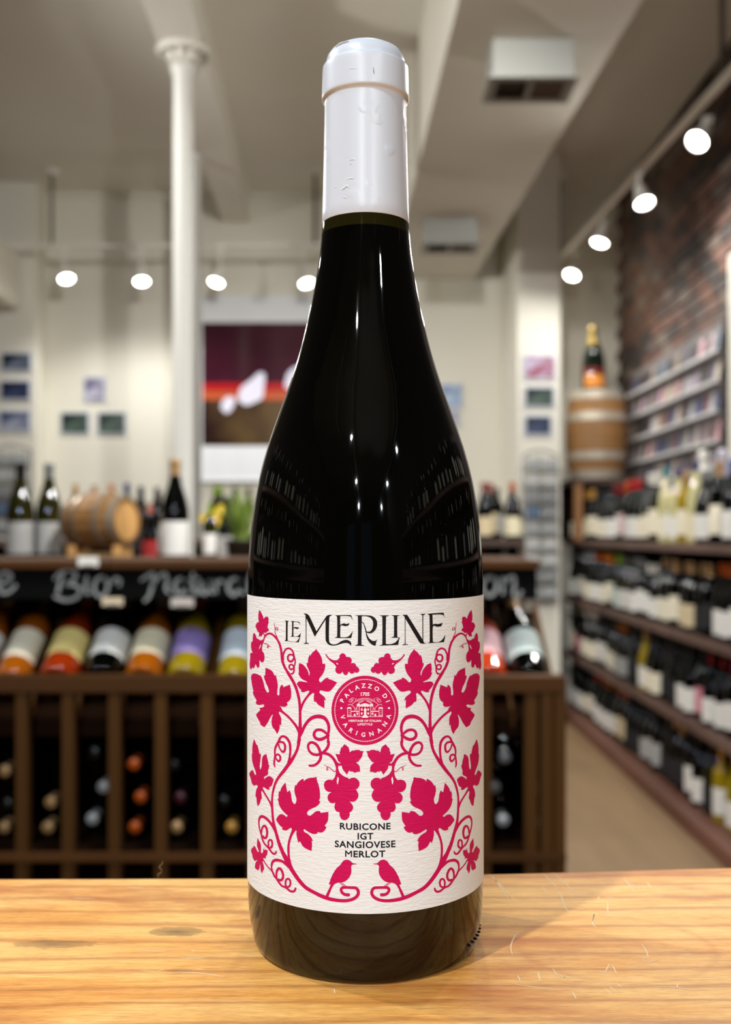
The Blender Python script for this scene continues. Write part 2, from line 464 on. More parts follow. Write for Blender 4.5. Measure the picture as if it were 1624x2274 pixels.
def table_mat():
    m = bpy.data.materials.new('honey pine counter')
    m.use_nodes = True
    nt = m.node_tree; N = nt.nodes; L = nt.links
    b = N['Principled BSDF']
    tc = N.new('ShaderNodeTexCoord')
    def mapping(scale, rot=0.0):
        mp = N.new('ShaderNodeMapping'); mp.inputs['Scale'].default_value = scale; mp.inputs['Rotation'].default_value = (0, 0, rot)
        L.new(tc.outputs['Object'], mp.inputs['Vector']); return mp
    def noise(mp, scale, detail=6, rough=0.6, dist=0.0):
        n = N.new('ShaderNodeTexNoise'); n.inputs['Scale'].default_value = scale; n.inputs['Detail'].default_value = detail
        n.inputs['Roughness'].default_value = rough; n.inputs['Distortion'].default_value = dist
        L.new(mp.outputs[0], n.inputs['Vector']); return n
    def ramp(src, stops):
        r = N.new('ShaderNodeValToRGB'); cr = r.color_ramp
        while len(cr.elements) < len(stops): cr.elements.new(0.5)
        for e, (p, c) in zip(cr.elements, stops): e.position = p; e.color = (*c, 1)
        L.new(src, r.inputs['Fac']); return r
    def mix(a, bb, fac, mode='MIX'):
        x = N.new('ShaderNodeMix'); x.data_type = 'RGBA'; x.blend_type = mode
        L.new(a, x.inputs['A']); L.new(bb, x.inputs['B'])
        if isinstance(fac, float): x.inputs['Factor'].default_value = fac
        else: L.new(fac, x.inputs['Factor'])
        return x.outputs['Result']
    # broad growth bands
    g = noise(mapping((1.8, 9, 1), 0.03), 3.0, 5, 0.6, 0.8)
    base = ramp(g.outputs['Fac'], [(0.26, s2l((200, 122, 50))), (0.42, s2l((233, 164, 80))), (0.56, s2l((247, 192, 112))), (0.74, s2l((217, 145, 64)))])
    # narrow late-wood lines
    w = N.new('ShaderNodeTexWave'); w.wave_type = 'BANDS'; w.bands_direction = 'Y'
    w.inputs['Scale'].default_value = 24; w.inputs['Distortion'].default_value = 7.5; w.inputs['Detail'].default_value = 4; w.inputs['Detail Scale'].default_value = 0.9; w.inputs['Detail Roughness'].default_value = 0.55
    L.new(mapping((0.16, 1, 1), -0.02).outputs[0], w.inputs['Vector'])
    lines = ramp(w.outputs['Fac'], [(0.0, (0, 0, 0)), (0.66, (0, 0, 0)), (0.90, (0.22, 0.22, 0.22)), (1.0, (0.52, 0.52, 0.52))])
    dark = N.new('ShaderNodeRGB'); dark.outputs[0].default_value = (*s2l((170, 98, 46)), 1)
    c1 = mix(base.outputs['Color'], dark.outputs[0], lines.outputs['Color'])
    # fine pores
    f = noise(mapping((26, 420, 1)), 2.0, 3, 0.7)
    pores = ramp(f.outputs['Fac'], [(0.35, (0.62, 0.52, 0.44)), (0.55, (1, 1, 1)), (0.75, (1.14, 1.14, 1.12))])
    c2a = mix(c1, pores.outputs['Color'], 0.5, 'MULTIPLY')
    f2 = noise(mapping((95, 1150, 1)), 2.0, 2, 0.7)
    fib = ramp(f2.outputs['Fac'], [(0.34, (0.70, 0.60, 0.52)), (0.50, (1, 1, 1)), (0.72, (1.12, 1.12, 1.10))])
    c2 = mix(c2a, fib.outputs['Color'], 0.6, 'MULTIPLY')
    # red-brown wear patches
    p = noise(mapping((5, 14, 1)), 2.1, 5, 0.6, 0.4)
    patch = ramp(p.outputs['Fac'], [(0.53, (0, 0, 0)), (0.70, (0.8, 0.8, 0.8))])
    red = N.new('ShaderNodeRGB'); red.outputs[0].default_value = (*s2l((176, 92, 36)), 1)
    c3 = mix(c2, red.outputs[0], patch.outputs['Color'])
    # old dark stains left of the bottle, a faint dark streak right of it
    cur = c3
    nd = noise(mapping((60, 90, 1)), 3.0, 4, 0.7)
    for (sx, sy, rx_, ry_, st) in ((-0.0665, 0.3655, 0.009, 0.0042, 0.95), (-0.1065, 0.3545, 0.014, 0.0032, 0.85), (-0.060, 0.333, 0.004, 0.0012, 0.5), (0.055, 0.3775, 0.03, 0.004, 0.22)):
        mp = N.new('ShaderNodeMapping'); mp.vector_type = 'POINT'
        mp.inputs['Location'].default_value = (-sx / rx_, -sy / ry_, 0); mp.inputs['Scale'].default_value = (1 / rx_, 1 / ry_, 0)
        L.new(tc.outputs['Object'], mp.inputs['Vector'])
        ln = N.new('ShaderNodeVectorMath'); ln.operation = 'LENGTH'; L.new(mp.outputs[0], ln.inputs[0])
        ad = N.new('ShaderNodeMath'); ad.operation = 'ADD'; L.new(ln.outputs['Value'], ad.inputs[0]); L.new(nd.outputs['Fac'], ad.inputs[1])
        rr = ramp(ad.outputs[0], [(0.0, (st, st, st)), (0.9, (st * 0.5,) * 3), (1.0, (0, 0, 0))])
        mr = N.new('ShaderNodeMath'); mr.operation = 'MULTIPLY'; mr.inputs[1].default_value = 0.62; L.new(ad.outputs[0], mr.inputs[0])
        L.new(mr.outputs[0], rr.inputs['Fac'])
        st_c = N.new('ShaderNodeRGB'); st_c.outputs[0].default_value = (*s2l((96, 70, 44)), 1)
        cur = mix(cur, st_c.outputs[0], rr.outputs['Color'])
    # the faint ring a wet glass left right of the bottle
    mp = N.new('ShaderNodeMapping'); mp.inputs['Location'].default_value = (-0.085 / 0.035, -0.352 / 0.030, 0); mp.inputs['Scale'].default_value = (1 / 0.035, 1 / 0.030, 0)
    L.new(tc.outputs['Object'], mp.inputs['Vector'])
    ln = N.new('ShaderNodeVectorMath'); ln.operation = 'LENGTH'; L.new(mp.outputs[0], ln.inputs[0])
    rg = ramp(ln.outputs['Value'], [(0.86, (0, 0, 0)), (0.94, (0.22, 0.22, 0.22)), (1.0, (0, 0, 0))])
    L.new(ln.outputs['Value'], rg.inputs['Fac'])
    cur = mix(cur, red.outputs[0], rg.outputs['Color'])
    L.new(cur, b.inputs['Base Color'])
    b.inputs['Roughness'].default_value = 0.5
    b.inputs['Specular IOR Level'].default_value = 0.18
    bp = N.new('ShaderNodeBump'); bp.inputs['Strength'].default_value = 0.35; bp.inputs['Distance'].default_value = 0.0006
    L.new(f.outputs['Fac'], bp.inputs['Height'])
    bp2 = N.new('ShaderNodeBump'); bp2.inputs['Strength'].default_value = 0.25; bp2.inputs['Distance'].default_value = 0.002
    L.new(g.outputs['Fac'], bp2.inputs['Height']); L.new(bp.outputs[0], bp2.inputs['Normal'])
    L.new(bp2.outputs[0], b.inputs['Normal'])
    return m
M_TABLE = table_mat()

counter = thing('wooden_counter', 'honey-coloured scratched pine counter top that the tall pink-labelled bottle stands on', 'counter', (0, 0, 0))
edge = [(-0.75, 0.424), (-0.30, 0.4238), (-0.1497, 0.4241), (-0.10, 0.4244), (-0.0485, 0.4249), (0.0, 0.4270), (0.0491, 0.4297), (0.10, 0.4336), (0.1546, 0.4382), (0.30, 0.4490), (0.75, 0.468)]
edge = catmull(edge, 4)
bm = bmesh.new()
rows = []
for (x, y) in edge:
    prof = [(y - 0.36, 0.0), (y - 0.0035, 0.0), (y - 0.0016, -0.0005), (y - 0.0004, -0.0016), (y, -0.0035), (y, -0.040), (y - 0.36, -0.040)]
    prof[0] = (-0.42, 0.0); prof[-1] = (-0.42, -0.040)
    rows.append([bm.verts.new((x, yy, TABLE + zz)) for yy, zz in prof])
for i in range(len(rows) - 1):
    for k in range(7):
        bm.faces.new((rows[i][k], rows[i][(k + 1) % 7], rows[i + 1][(k + 1) % 7], rows[i + 1][k]))
bm.faces.new(rows[0][::-1]); bm.faces.new(rows[-1])
top = bm_obj('counter_top', bm, M_TABLE, counter)
M_PINE = mat('dark stained pine', (112, 72, 40), 0.6, var=0.2, scale=6, stretch=(1, 1, 0.2))
for (x, y) in ((-0.69, -0.36), (0.69, -0.36), (-0.69, 0.37), (0.69, 0.37)):
    box('leg', x - 0.035, x + 0.035, y - 0.035, y + 0.035, 0, TABLE - 0.0405, M_PINE, counter)
for (y) in (-0.36, 0.37):
    box('apron', -0.655, 0.655, y - 0.012, y + 0.012, TABLE - 0.13, TABLE - 0.0405, M_PINE, counter)

def table_pt(px, py, lift=0.0):
    h = E - TABLE - lift
    y = h * F / (py - HOR)
    return Vector(((px - 812) / F * y, y, TABLE + lift))

# scratches and pale nicks in the varnish (px of the photograph -> counter plane)
SCR = [[(1087, 1941), (1118, 1972), (1147, 2004)], [(1095, 1946), (1130, 1996)], [(1207, 1940), (1240, 1974)], [(1228, 1938), (1254, 1960), (1280, 1988)], [(1204, 1969), (1212, 1978)], [(1240, 1978), (1247, 1990), (1256, 2016), (1268, 2028)],
       [(1385, 1950), (1395, 1962), (1410, 1978)], [(1390, 1958), (1422, 1972)], [(1437, 1957), (1446, 1972)], [(1327, 1998), (1332, 1990)], [(1345, 1990), (1365, 1996)], [(1350, 2002), (1350, 2027)], [(1316, 2046), (1320, 2030), (1316, 2050), (1326, 2060)],
       [(1138, 2120), (1135, 2100), (1144, 2078), (1152, 2070)], [(1425, 2095), (1436, 2112), (1440, 2128)], [(1422, 2132), (1440, 2136), (1468, 2129)], [(1425, 2130), (1438, 2126)], [(1508, 2122), (1535, 2118)],
       [(1344, 2158), (1350, 2148), (1354, 2140)], [(1360, 2142), (1370, 2162)], [(1320, 2156), (1345, 2160), (1368, 2160)], [(1228, 2151), (1238, 2164), (1260, 2172)], [(1225, 2172), (1258, 2170), (1310, 2174)], [(1145, 2186), (1190, 2192), (1245, 2198)],
       [(1195, 2158), (1200, 2178)], [(1150, 2166), (1156, 2178)], [(1460, 2190), (1500, 2193), (1555, 2201)], [(1506, 2182), (1503, 2195)], [(1344, 2196), (1358, 2208)], [(1354, 2190), (1368, 2202)], [(1372, 2185), (1380, 2192)], [(1272, 2202), (1280, 2218)], [(1270, 2016), (1300, 2020)], [(1325, 2026), (1405, 2030)],
       [(310, 2155), (345, 2157), (366, 2152)], [(394, 2158), (430, 2160), (470, 2164), (496, 2170)], [(435, 2152), (455, 2153)], [(425, 2110), (432, 2112)], [(280, 1970), (320, 1972)], [(402, 2128), (455, 2128)], [(305, 2110), (340, 2112), (370, 2112)], [(742, 2195), (744, 2206)], [(160, 1994), (210, 1996)]]
bm = bmesh.new()
for poly in SCR:
    pts = catmull([tuple(table_pt(x, y, 0.00006)) for x, y in poly], 3)
    for i in range(len(pts) - 1):
        a, b_ = Vector(pts[i]), Vector(pts[i + 1])
        n = Vector((-(b_ - a).y, (b_ - a).x, 0)).normalized()
        wa = 0.00005 + 0.00016 * math.sin(math.pi * max(0.05, i / (len(pts) - 1)))
        wb = 0.00005 + 0.00016 * math.sin(math.pi * min(0.95, (i + 1) / (len(pts) - 1)))
        bm.faces.new([bm.verts.new(v) for v in (a - n * wa, b_ - n * wb, b_ + n * wb, a + n * wa)])
tag(bm_obj('scratches', bm, mat('bare scratched wood', (238, 212, 172), 0.8), counter), kind='stuff')
# a curly splinter standing up at the back edge
bm = bmesh.new()
pts = [(352, 1947), (351, 1941), (358, 1938), (358, 1930), (353, 1925), (360, 1919), (361, 1913)]
add_tube(bm, catmull([tuple(P(x, y, 0.4205)) for x, y in pts], 4), 0.00011, 6)
bm_obj('splinter', bm, mat('pale splinter', (150, 128, 96), 0.7), counter, True)

# ------------------------------------------------------------------ the bottle
def sil(y, hw):
    r = D * math.sin(math.atan(hw / F))
    z = (HOR - y) / F * (D - r * r / D)
    return (r, z)
BZ = -0.1405
prof = [(0.0, BZ + 0.014), (0.018, BZ + 0.012), (0.029, BZ + 0.006), (0.034, BZ + 0.0008), (0.0362, BZ), (0.0374, BZ + 0.0003), (0.0383, BZ + 0.0014), (0.0389, BZ + 0.0036), (0.03935, BZ + 0.0062), (0.0400, BZ + 0.0095), (0.0404, BZ + 0.013), (0.0406, BZ + 0.017)]
meas = [(1900, 262.2), (1600, 262.0), (1328, 261.5), (1270, 260.6), (1224, 258.5), (1147, 251.0), (1069, 238.0), (992, 217.7), (914, 190.6), (837, 163.0), (760, 140.0), (682, 122.0), (624, 111.3), (566, 102.2), (505, 96.5)]
body = [sil(y, hw) for y, hw in meas]
body = [(r, z) for r, z in body]
neck = [(0.0147, 0.112), (0.0143, 0.120), (0.0139, 0.135), (0.0136, 0.150), (0.0134, 0.160), (0.0128, 0.163), (0.010, 0.1635), (0.0, 0.1635)]
full = prof + catmull(body, 5) + neck
bottle = thing('wine_bottle', 'tall dark wine bottle with white capsule and pink vine label on the counter', 'bottle', (0, D, E))
M_HGLASS = mat('very dark olive glass', (4, 4, 3), 0.03, spec=0.5, ior=1.52)
me = lathe_mesh('glass_body', full, 160)
glass = link_mesh('glass_body', me, M_HGLASS, bottle)
# slight waviness of moulded glass in the reflections
nt = M_HGLASS.node_tree
tcn = nt.nodes.new('ShaderNodeTexCoord'); mpn = nt.nodes.new('ShaderNodeMapping'); mpn.inputs['Scale'].default_value = (1, 1, 0.25)
nn = nt.nodes.new('ShaderNodeTexNoise'); nn.inputs['Scale'].default_value = 85; nn.inputs['Detail'].default_value = 2
bpn = nt.nodes.new('ShaderNodeBump'); bpn.inputs['Strength'].default_value = 0.05; bpn.inputs['Distance'].default_value = 0.002
nt.links.new(tcn.outputs['Object'], mpn.inputs[0]); nt.links.new(mpn.outputs[0], nn.inputs['Vector']); nt.links.new(nn.outputs['Fac'], bpn.inputs['Height'])
nt.links.new(bpn.outputs[0], nt.nodes['Principled BSDF'].inputs['Normal'])
# headspace: the band of empty olive glass just below the capsule
hs = [(r + 0.00004, z) for r, z in catmull(body, 5) if z > 0.1022] + [(0.0149, 0.1085)]
link_mesh('empty_neck_band', lathe_mesh('empty_neck_band', hs, 96), mat('olive glass above the wine', (30, 27, 7), 0.04, ior=1.52), bottle)
# moulding dots on the heel
bm = bmesh.new()
for k in range(7):
    a = R(60 + 4.5 * k)
    mt = Matrix.Translation((0.0393 * math.sin(a), -0.0393 * math.cos(a), BZ + 0.0052)) @ Matrix.Scale(0.6, 4, (0, 0, 1))
    bmesh.ops.create_icosphere(bm, subdivisions=2, radius=0.0007, matrix=mt)
bm_obj('heel_dots', bm, M_HGLASS, bottle, True)

# capsule
cprof = [(0.0, 0.1679), (0.008, 0.1678), (0.0105, 0.1674), (0.0122, 0.1664), (0.0132, 0.1650), (0.01368, 0.1634), (0.01380, 0.1620), (0.01382, 0.1617), (0.01400, 0.16155), (0.01455, 0.1614), (0.01480, 0.1612), (0.01488, 0.1607), (0.01495, 0.1590), (0.01505, 0.1545), (0.01512, 0.1516), (0.01513, 0.1508), (0.01508, 0.1504), (0.0149, 0.1501), (0.0145, 0.1498), (0.01425, 0.1495), (0.01418, 0.1490),
         (0.01420, 0.1470), (0.01426, 0.1420), (0.01442, 0.1350), (0.01476, 0.1200), (0.01500, 0.1110), (0.01515, 0.1072), (0.01510, 0.1071), (0.0145, 0.1073)]
M_CAPSULE = mat('satin white capsule foil', (209, 215, 224), 0.32, spec=0.5)
nt = M_CAPSULE.node_tree
b = nt.nodes['Principled BSDF']
tcn = nt.nodes.new('ShaderNodeTexCoord')
nn = nt.nodes.new('ShaderNodeTexNoise'); nn.inputs['Scale'].default_value = 260; nn.inputs['Detail'].default_value = 2
n3 = nt.nodes.new('ShaderNodeTexNoise'); n3.inputs['Scale'].default_value = 90
rm = nt.nodes.new('ShaderNodeValToRGB'); rm.color_ramp.elements[0].position = 0.60; rm.color_ramp.elements[1].position = 0.68
mu = nt.nodes.new('ShaderNodeMath'); mu.operation = 'MULTIPLY'
bpn = nt.nodes.new('ShaderNodeBump'); bpn.inputs['Strength'].default_value = 0.35; bpn.inputs['Distance'].default_value = 0.0006
nt.links.new(tcn.outputs['Object'], nn.inputs['Vector']); nt.links.new(tcn.outputs['Object'], n3.inputs['Vector'])
nt.links.new(n3.outputs['Fac'], rm.inputs['Fac']); nt.links.new(rm.outputs['Color'], mu.inputs[0]); nt.links.new(nn.outputs['Fac'], mu.inputs[1])
nt.links.new(mu.outputs[0], bpn.inputs['Height']); nt.links.new(bpn.outputs[0], b.inputs['Normal'])
capsule = link_mesh('capsule', lathe_mesh('capsule', cprof, 128), M_CAPSULE, bottle)
capsule['label'] = 'satin white foil capsule'
# raised wrinkles pressed into the foil
bm = bmesh.new()
def on_capsule(px, py, lift):
    # point on the capsule seen at a pixel
    dx, dz = (px - 812) / F, (HOR - py) / F
    rr = 0.0145
    for _ in range(6):
        A = dx * dx + 1; Bq = -2 * D; C = D * D - rr * rr
        disc = max(Bq * Bq - 4 * A * C, 0)
        t = (-Bq - math.sqrt(disc)) / (2 * A)
        z = dz * t
        pr = sorted([(p[1], p[0]) for p in cprof if p[0] > 0.0125])
        for (z0, r0), (z1, r1) in zip(pr, pr[1:]):
            if z0 <= z <= z1:
                rr = r0 + (r1 - r0) * (z - z0) / max(z1 - z0, 1e-9) + lift
    return Vector((dx * t, t - D, z))
for poly, w in (([(755, 423), (765, 418), (772, 413), (777, 420)], 0.0005), ([(768, 400), (780, 396), (788, 398)], 0.0004), ([(776, 358), (783, 354), (790, 356)], 0.00035), ([(744, 417), (747, 414)], 0.0003), ([(766, 464), (772, 460), (779, 463)], 0.0004), ([(762, 436), (772, 441)], 0.0003), ([(778, 365), (783, 363)], 0.0003),
                ([(774, 154), (784, 152), (796, 154)], 0.00025), ([(735, 152), (750, 150)], 0.00025), ([(840, 155), (862, 158)], 0.00022), ([(746, 104), (757, 96), (775, 91)], 0.0003), ([(880, 163), (895, 170)], 0.00025)):
    pts = [on_capsule(x, y, -w * 0.45) for x, y in poly]
    add_tube(bm, catmull([tuple(p) for p in pts], 4), [w * (0.35 + 0.65 * math.sin(math.pi * (i + 0.5) / ((len(pts) - 1) * 4 + 1))) for i in range((len(pts) - 1) * 4 + 1)], 8)
bm_obj('foil_wrinkles', bm, M_CAPSULE, capsule, True)
bm = bmesh.new()
pts = [on_capsule(829.5, 149, 0.00003), on_capsule(830.5, 157, 0.00003), on_capsule(830.7, 164, 0.00003)]
add_tube(bm, [tuple(p) for p in pts], [0.00005, 0.00012, 0.00009], 6)
bm_obj('foil_nick', bm, mat('foil nick', (95, 90, 92), 0.6), capsule)

# ------------------------------------------------------------------ the label
RL = 0.0409
Z0, Z1 = -0.1172, -0.0206
def paper_mat(name, rgb, rough, bump=0.5):
    m = mat(name, rgb, rough, spec=0.2)
    nt = m.node_tree; b = nt.nodes['Principled BSDF']
    tc = nt.nodes.new('ShaderNodeTexCoord'); mp = nt.nodes.new('ShaderNodeMapping'); mp.inputs['Scale'].default_value = (0.55, 0.55, 2.6)
    n = nt.nodes.new('ShaderNodeTexNoise'); n.inputs['Scale'].default_value = 620; n.inputs['Detail'].default_value = 3; n.inputs['Distortion'].default_value = 0.6
    bp = nt.nodes.new('ShaderNodeBump'); bp.inputs['Strength'].default_value = bump; bp.inputs['Distance'].default_value = 0.00055
    nt.links.new(tc.outputs['Object'], mp.inputs[0]); nt.links.new(mp.outputs[0], n.inputs['Vector']); nt.links.new(n.outputs['Fac'], bp.inputs['Height']); nt.links.new(bp.outputs[0], b.inputs['Normal'])
    return m
M_PAPER = paper_mat('laid white label paper', (231, 236, 239), 0.75)
M_PINK = paper_mat('raspberry printing ink', (200, 4, 88), 0.6)
M_INK = paper_mat('black printing ink', (22, 20, 22), 0.5, 0.25)
M_NAVY = paper_mat('blue-black printing ink', (14, 18, 30), 0.5, 0.25)
M_SEALW = paper_mat('white of the seal', (250, 232, 236), 0.7, 0.25)
M_SEALP = paper_mat('pale pink of the seal', (244, 176, 196), 0.7, 0.25)
bm = bmesh.new()
n = 96
A = R(80.5)
rows = []
for k in range(n + 1):
    a = -A + 2 * A * k / n
    rows.append([bm.verts.new((rr * math.sin(a), -rr * math.cos(a), z)) for rr, z in ((RL, Z0), (RL, Z1))])
for k in range(n):
    for j in range(1):
        bm.faces.new((rows[k][j], rows[k + 1][j], rows[k + 1][j + 1], rows[k][j + 1]))
label = bm_obj('label', bm, M_PAPER, bottle, True)
label['label'] = 'white textured paper label printed with raspberry pink vines and black lettering'

def px2sz(x, y):
    """pixel of the photograph -> (arc length, height) on the label's cylinder"""
    dx, dz = (x - 812) / F, (HOR - y) / F
    a = dx * dx + 1
    disc = D * D - a * (D * D - RL * RL)
    t = (D - math.sqrt(max(disc, 0))) / a
    return (RL * math.atan2(dx * t, D - t), dz * t)
S_MID = px2sz(811.0, 1600)[0]

LAYER = [0]
class Art:
    """flat printing collected in (arc length, height), wrapped on the label when built"""
    def __init__(self): self.polys = []
    def poly_sz(self, pts, mirror=False):
        if mirror: pts = [(2 * S_MID - s, z) for s, z in pts][::-1]
        self.polys.append(pts)
    def poly(self, pts, mirror=False, smooth=True):
        if smooth: pts = soften(pts)
        self.poly_sz([px2sz(x, y) for x, y in pts], mirror)
    def stroke(self, pts, mirror=False, sub=6, cap=True):
        """pts of (x, y, width) in pixels"""
        c = catmull(pts, sub) if len(pts) > 2 else pts
        L_, R_ = [], []
        for i, (x, y, w) in enumerate(c):
            x0, y0, _ = c[max(i - 1, 0)]; x1, y1, _ = c[min(i + 1, len(c) - 1)]
            dx, dy = x1 - x0, y1 - y0
            l = math.hypot(dx, dy) or 1
            L_.append((x - dy / l * w / 2, y + dx / l * w / 2)); R_.append((x + dy / l * w / 2, y - dx / l * w / 2))
        for i in range(len(c) - 1):
            self.poly_sz([px2sz(*p) for p in (L_[i], L_[i + 1], R_[i + 1], R_[i])], mirror)
        if cap:
            for (x, y, w) in (c[0], c[-1]):
                self.poly_sz([px2sz(x + w / 2 * math.cos(t * math.pi / 5), y + w / 2 * math.sin(t * math.pi / 5)) for t in range(10)], mirror)
    def build(self, name, m, lift=0.0):
        LAYER[0] += 1
        r = RL + 0.00005 + 0.000002 * (LAYER[0] % 24) + lift
        bm = bmesh.new()
        for pts in self.polys:
            clean = []
            for p in pts:
                if not clean or math.hypot(p[0] - clean[-1][0], p[1] - clean[-1][1]) > 1e-7: clean.append(p)
            if math.hypot(clean[0][0] - clean[-1][0], clean[0][1] - clean[-1][1]) < 1e-7: clean.pop()
            if len(clean) < 3: continue
            f = bm.faces.new([bm.verts.new((s, z, 0)) for s, z in clean])
            f.normal_update()
            if len(clean) > 4: bmesh.ops.triangulate(bm, faces=[f], ngon_method='EAR_CLIP')
        wrap(bm, r)
        return bm_obj2(name, bm, m)

def wrap(bm, r):
    xs = [v.co.x for v in bm.verts]
    if not xs: return
    step = RL * R(3.0)
    k = math.ceil(min(xs) / step)
    while k * step < max(xs):
        bmesh.ops.bisect_plane(bm, geom=bm.verts[:] + bm.edges[:] + bm.faces[:], plane_co=(k * step, 0, 0), plane_no=(1, 0, 0))
        k += 1
    for v in bm.verts:
        a = v.co.x / RL
        v.co = Vector((r * math.sin(a), -r * math.cos(a), v.co.y))

def bm_obj2(name, bm, m):
    me = bpy.data.meshes.new(name)
    for f in bm.faces:
        f.normal_update()
        c = f.calc_center_median()
        if f.normal.x * c.x + f.normal.y * c.y < 0: f.normal_flip()
    bm.to_mesh(me); bm.free()
    return link_mesh(name, me, m, label)

def soften(pts):
    """add curved midpoints between outline points, keeping sharp corners sharp"""
    n = len(pts)
    sharp = []
    for i in range(n):
        a, b_, c = pts[i - 1], pts[i], pts[(i + 1) % n]
        v1 = (b_[0] - a[0], b_[1] - a[1]); v2 = (c[0] - b_[0], c[1] - b_[1])
        l = math.hypot(*v1) * math.hypot(*v2) or 1
        sharp.append((v1[0] * v2[0] + v1[1] * v2[1]) / l < 0.55)
    out = []
    for i in range(n):
        p1, p2 = pts[i], pts[(i + 1) % n]
        p0 = pts[i - 1] if not sharp[i] else (2 * p1[0] - p2[0], 2 * p1[1] - p2[1])
        p3 = pts[(i + 2) % n] if not sharp[(i + 1) % n] else (2 * p2[0] - p1[0], 2 * p2[1] - p1[1])
        out.append(p1)
        for t in (1 / 3, 2 / 3):
            out.append(tuple(0.5 * (2 * p1[j] + (p2[j] - p0[j]) * t + (2 * p0[j] - 5 * p1[j] + 4 * p2[j] - p3[j]) * t * t + (3 * p1[j] - p0[j] - 3 * p2[j] + p3[j]) * t ** 3) for j in (0, 1)))
    return out

# tracing frames: origin and magnification of the crops the drawing was measured in
FR = {'A': (550, 1480, 1624 / 210), 'B': (620, 1345, 1624 / 380), 'C': (680, 1420, 1624 / 135), 'D': (545, 1345, 1624 / 135), 'E': (550, 1640, 1624 / 150), 'F': (680, 1640, 1616 / 135),
      'G': (550, 1720, 1624 / 190), 'H': (550, 1860, 1624 / 150), 'K': (550, 1800, 1624 / 270), 'M': (550, 1340, 1624 / 270), 'S': (725, 1490, 1624 / 170)}
def fr(key, text):
    """'x,y[,w] x,y[,w] ...' in a crop -> pixels of the photograph"""
    ox, oy, k = FR[key]
    out = []
    for tok in text.split():
        v = [float(q) for q in tok.split(',')]
        out.append((ox + v[0] / k, oy + v[1] / k) if len(v) == 2 else (ox + v[0] / k, oy + v[1] / k, v[2] / k))
    return out

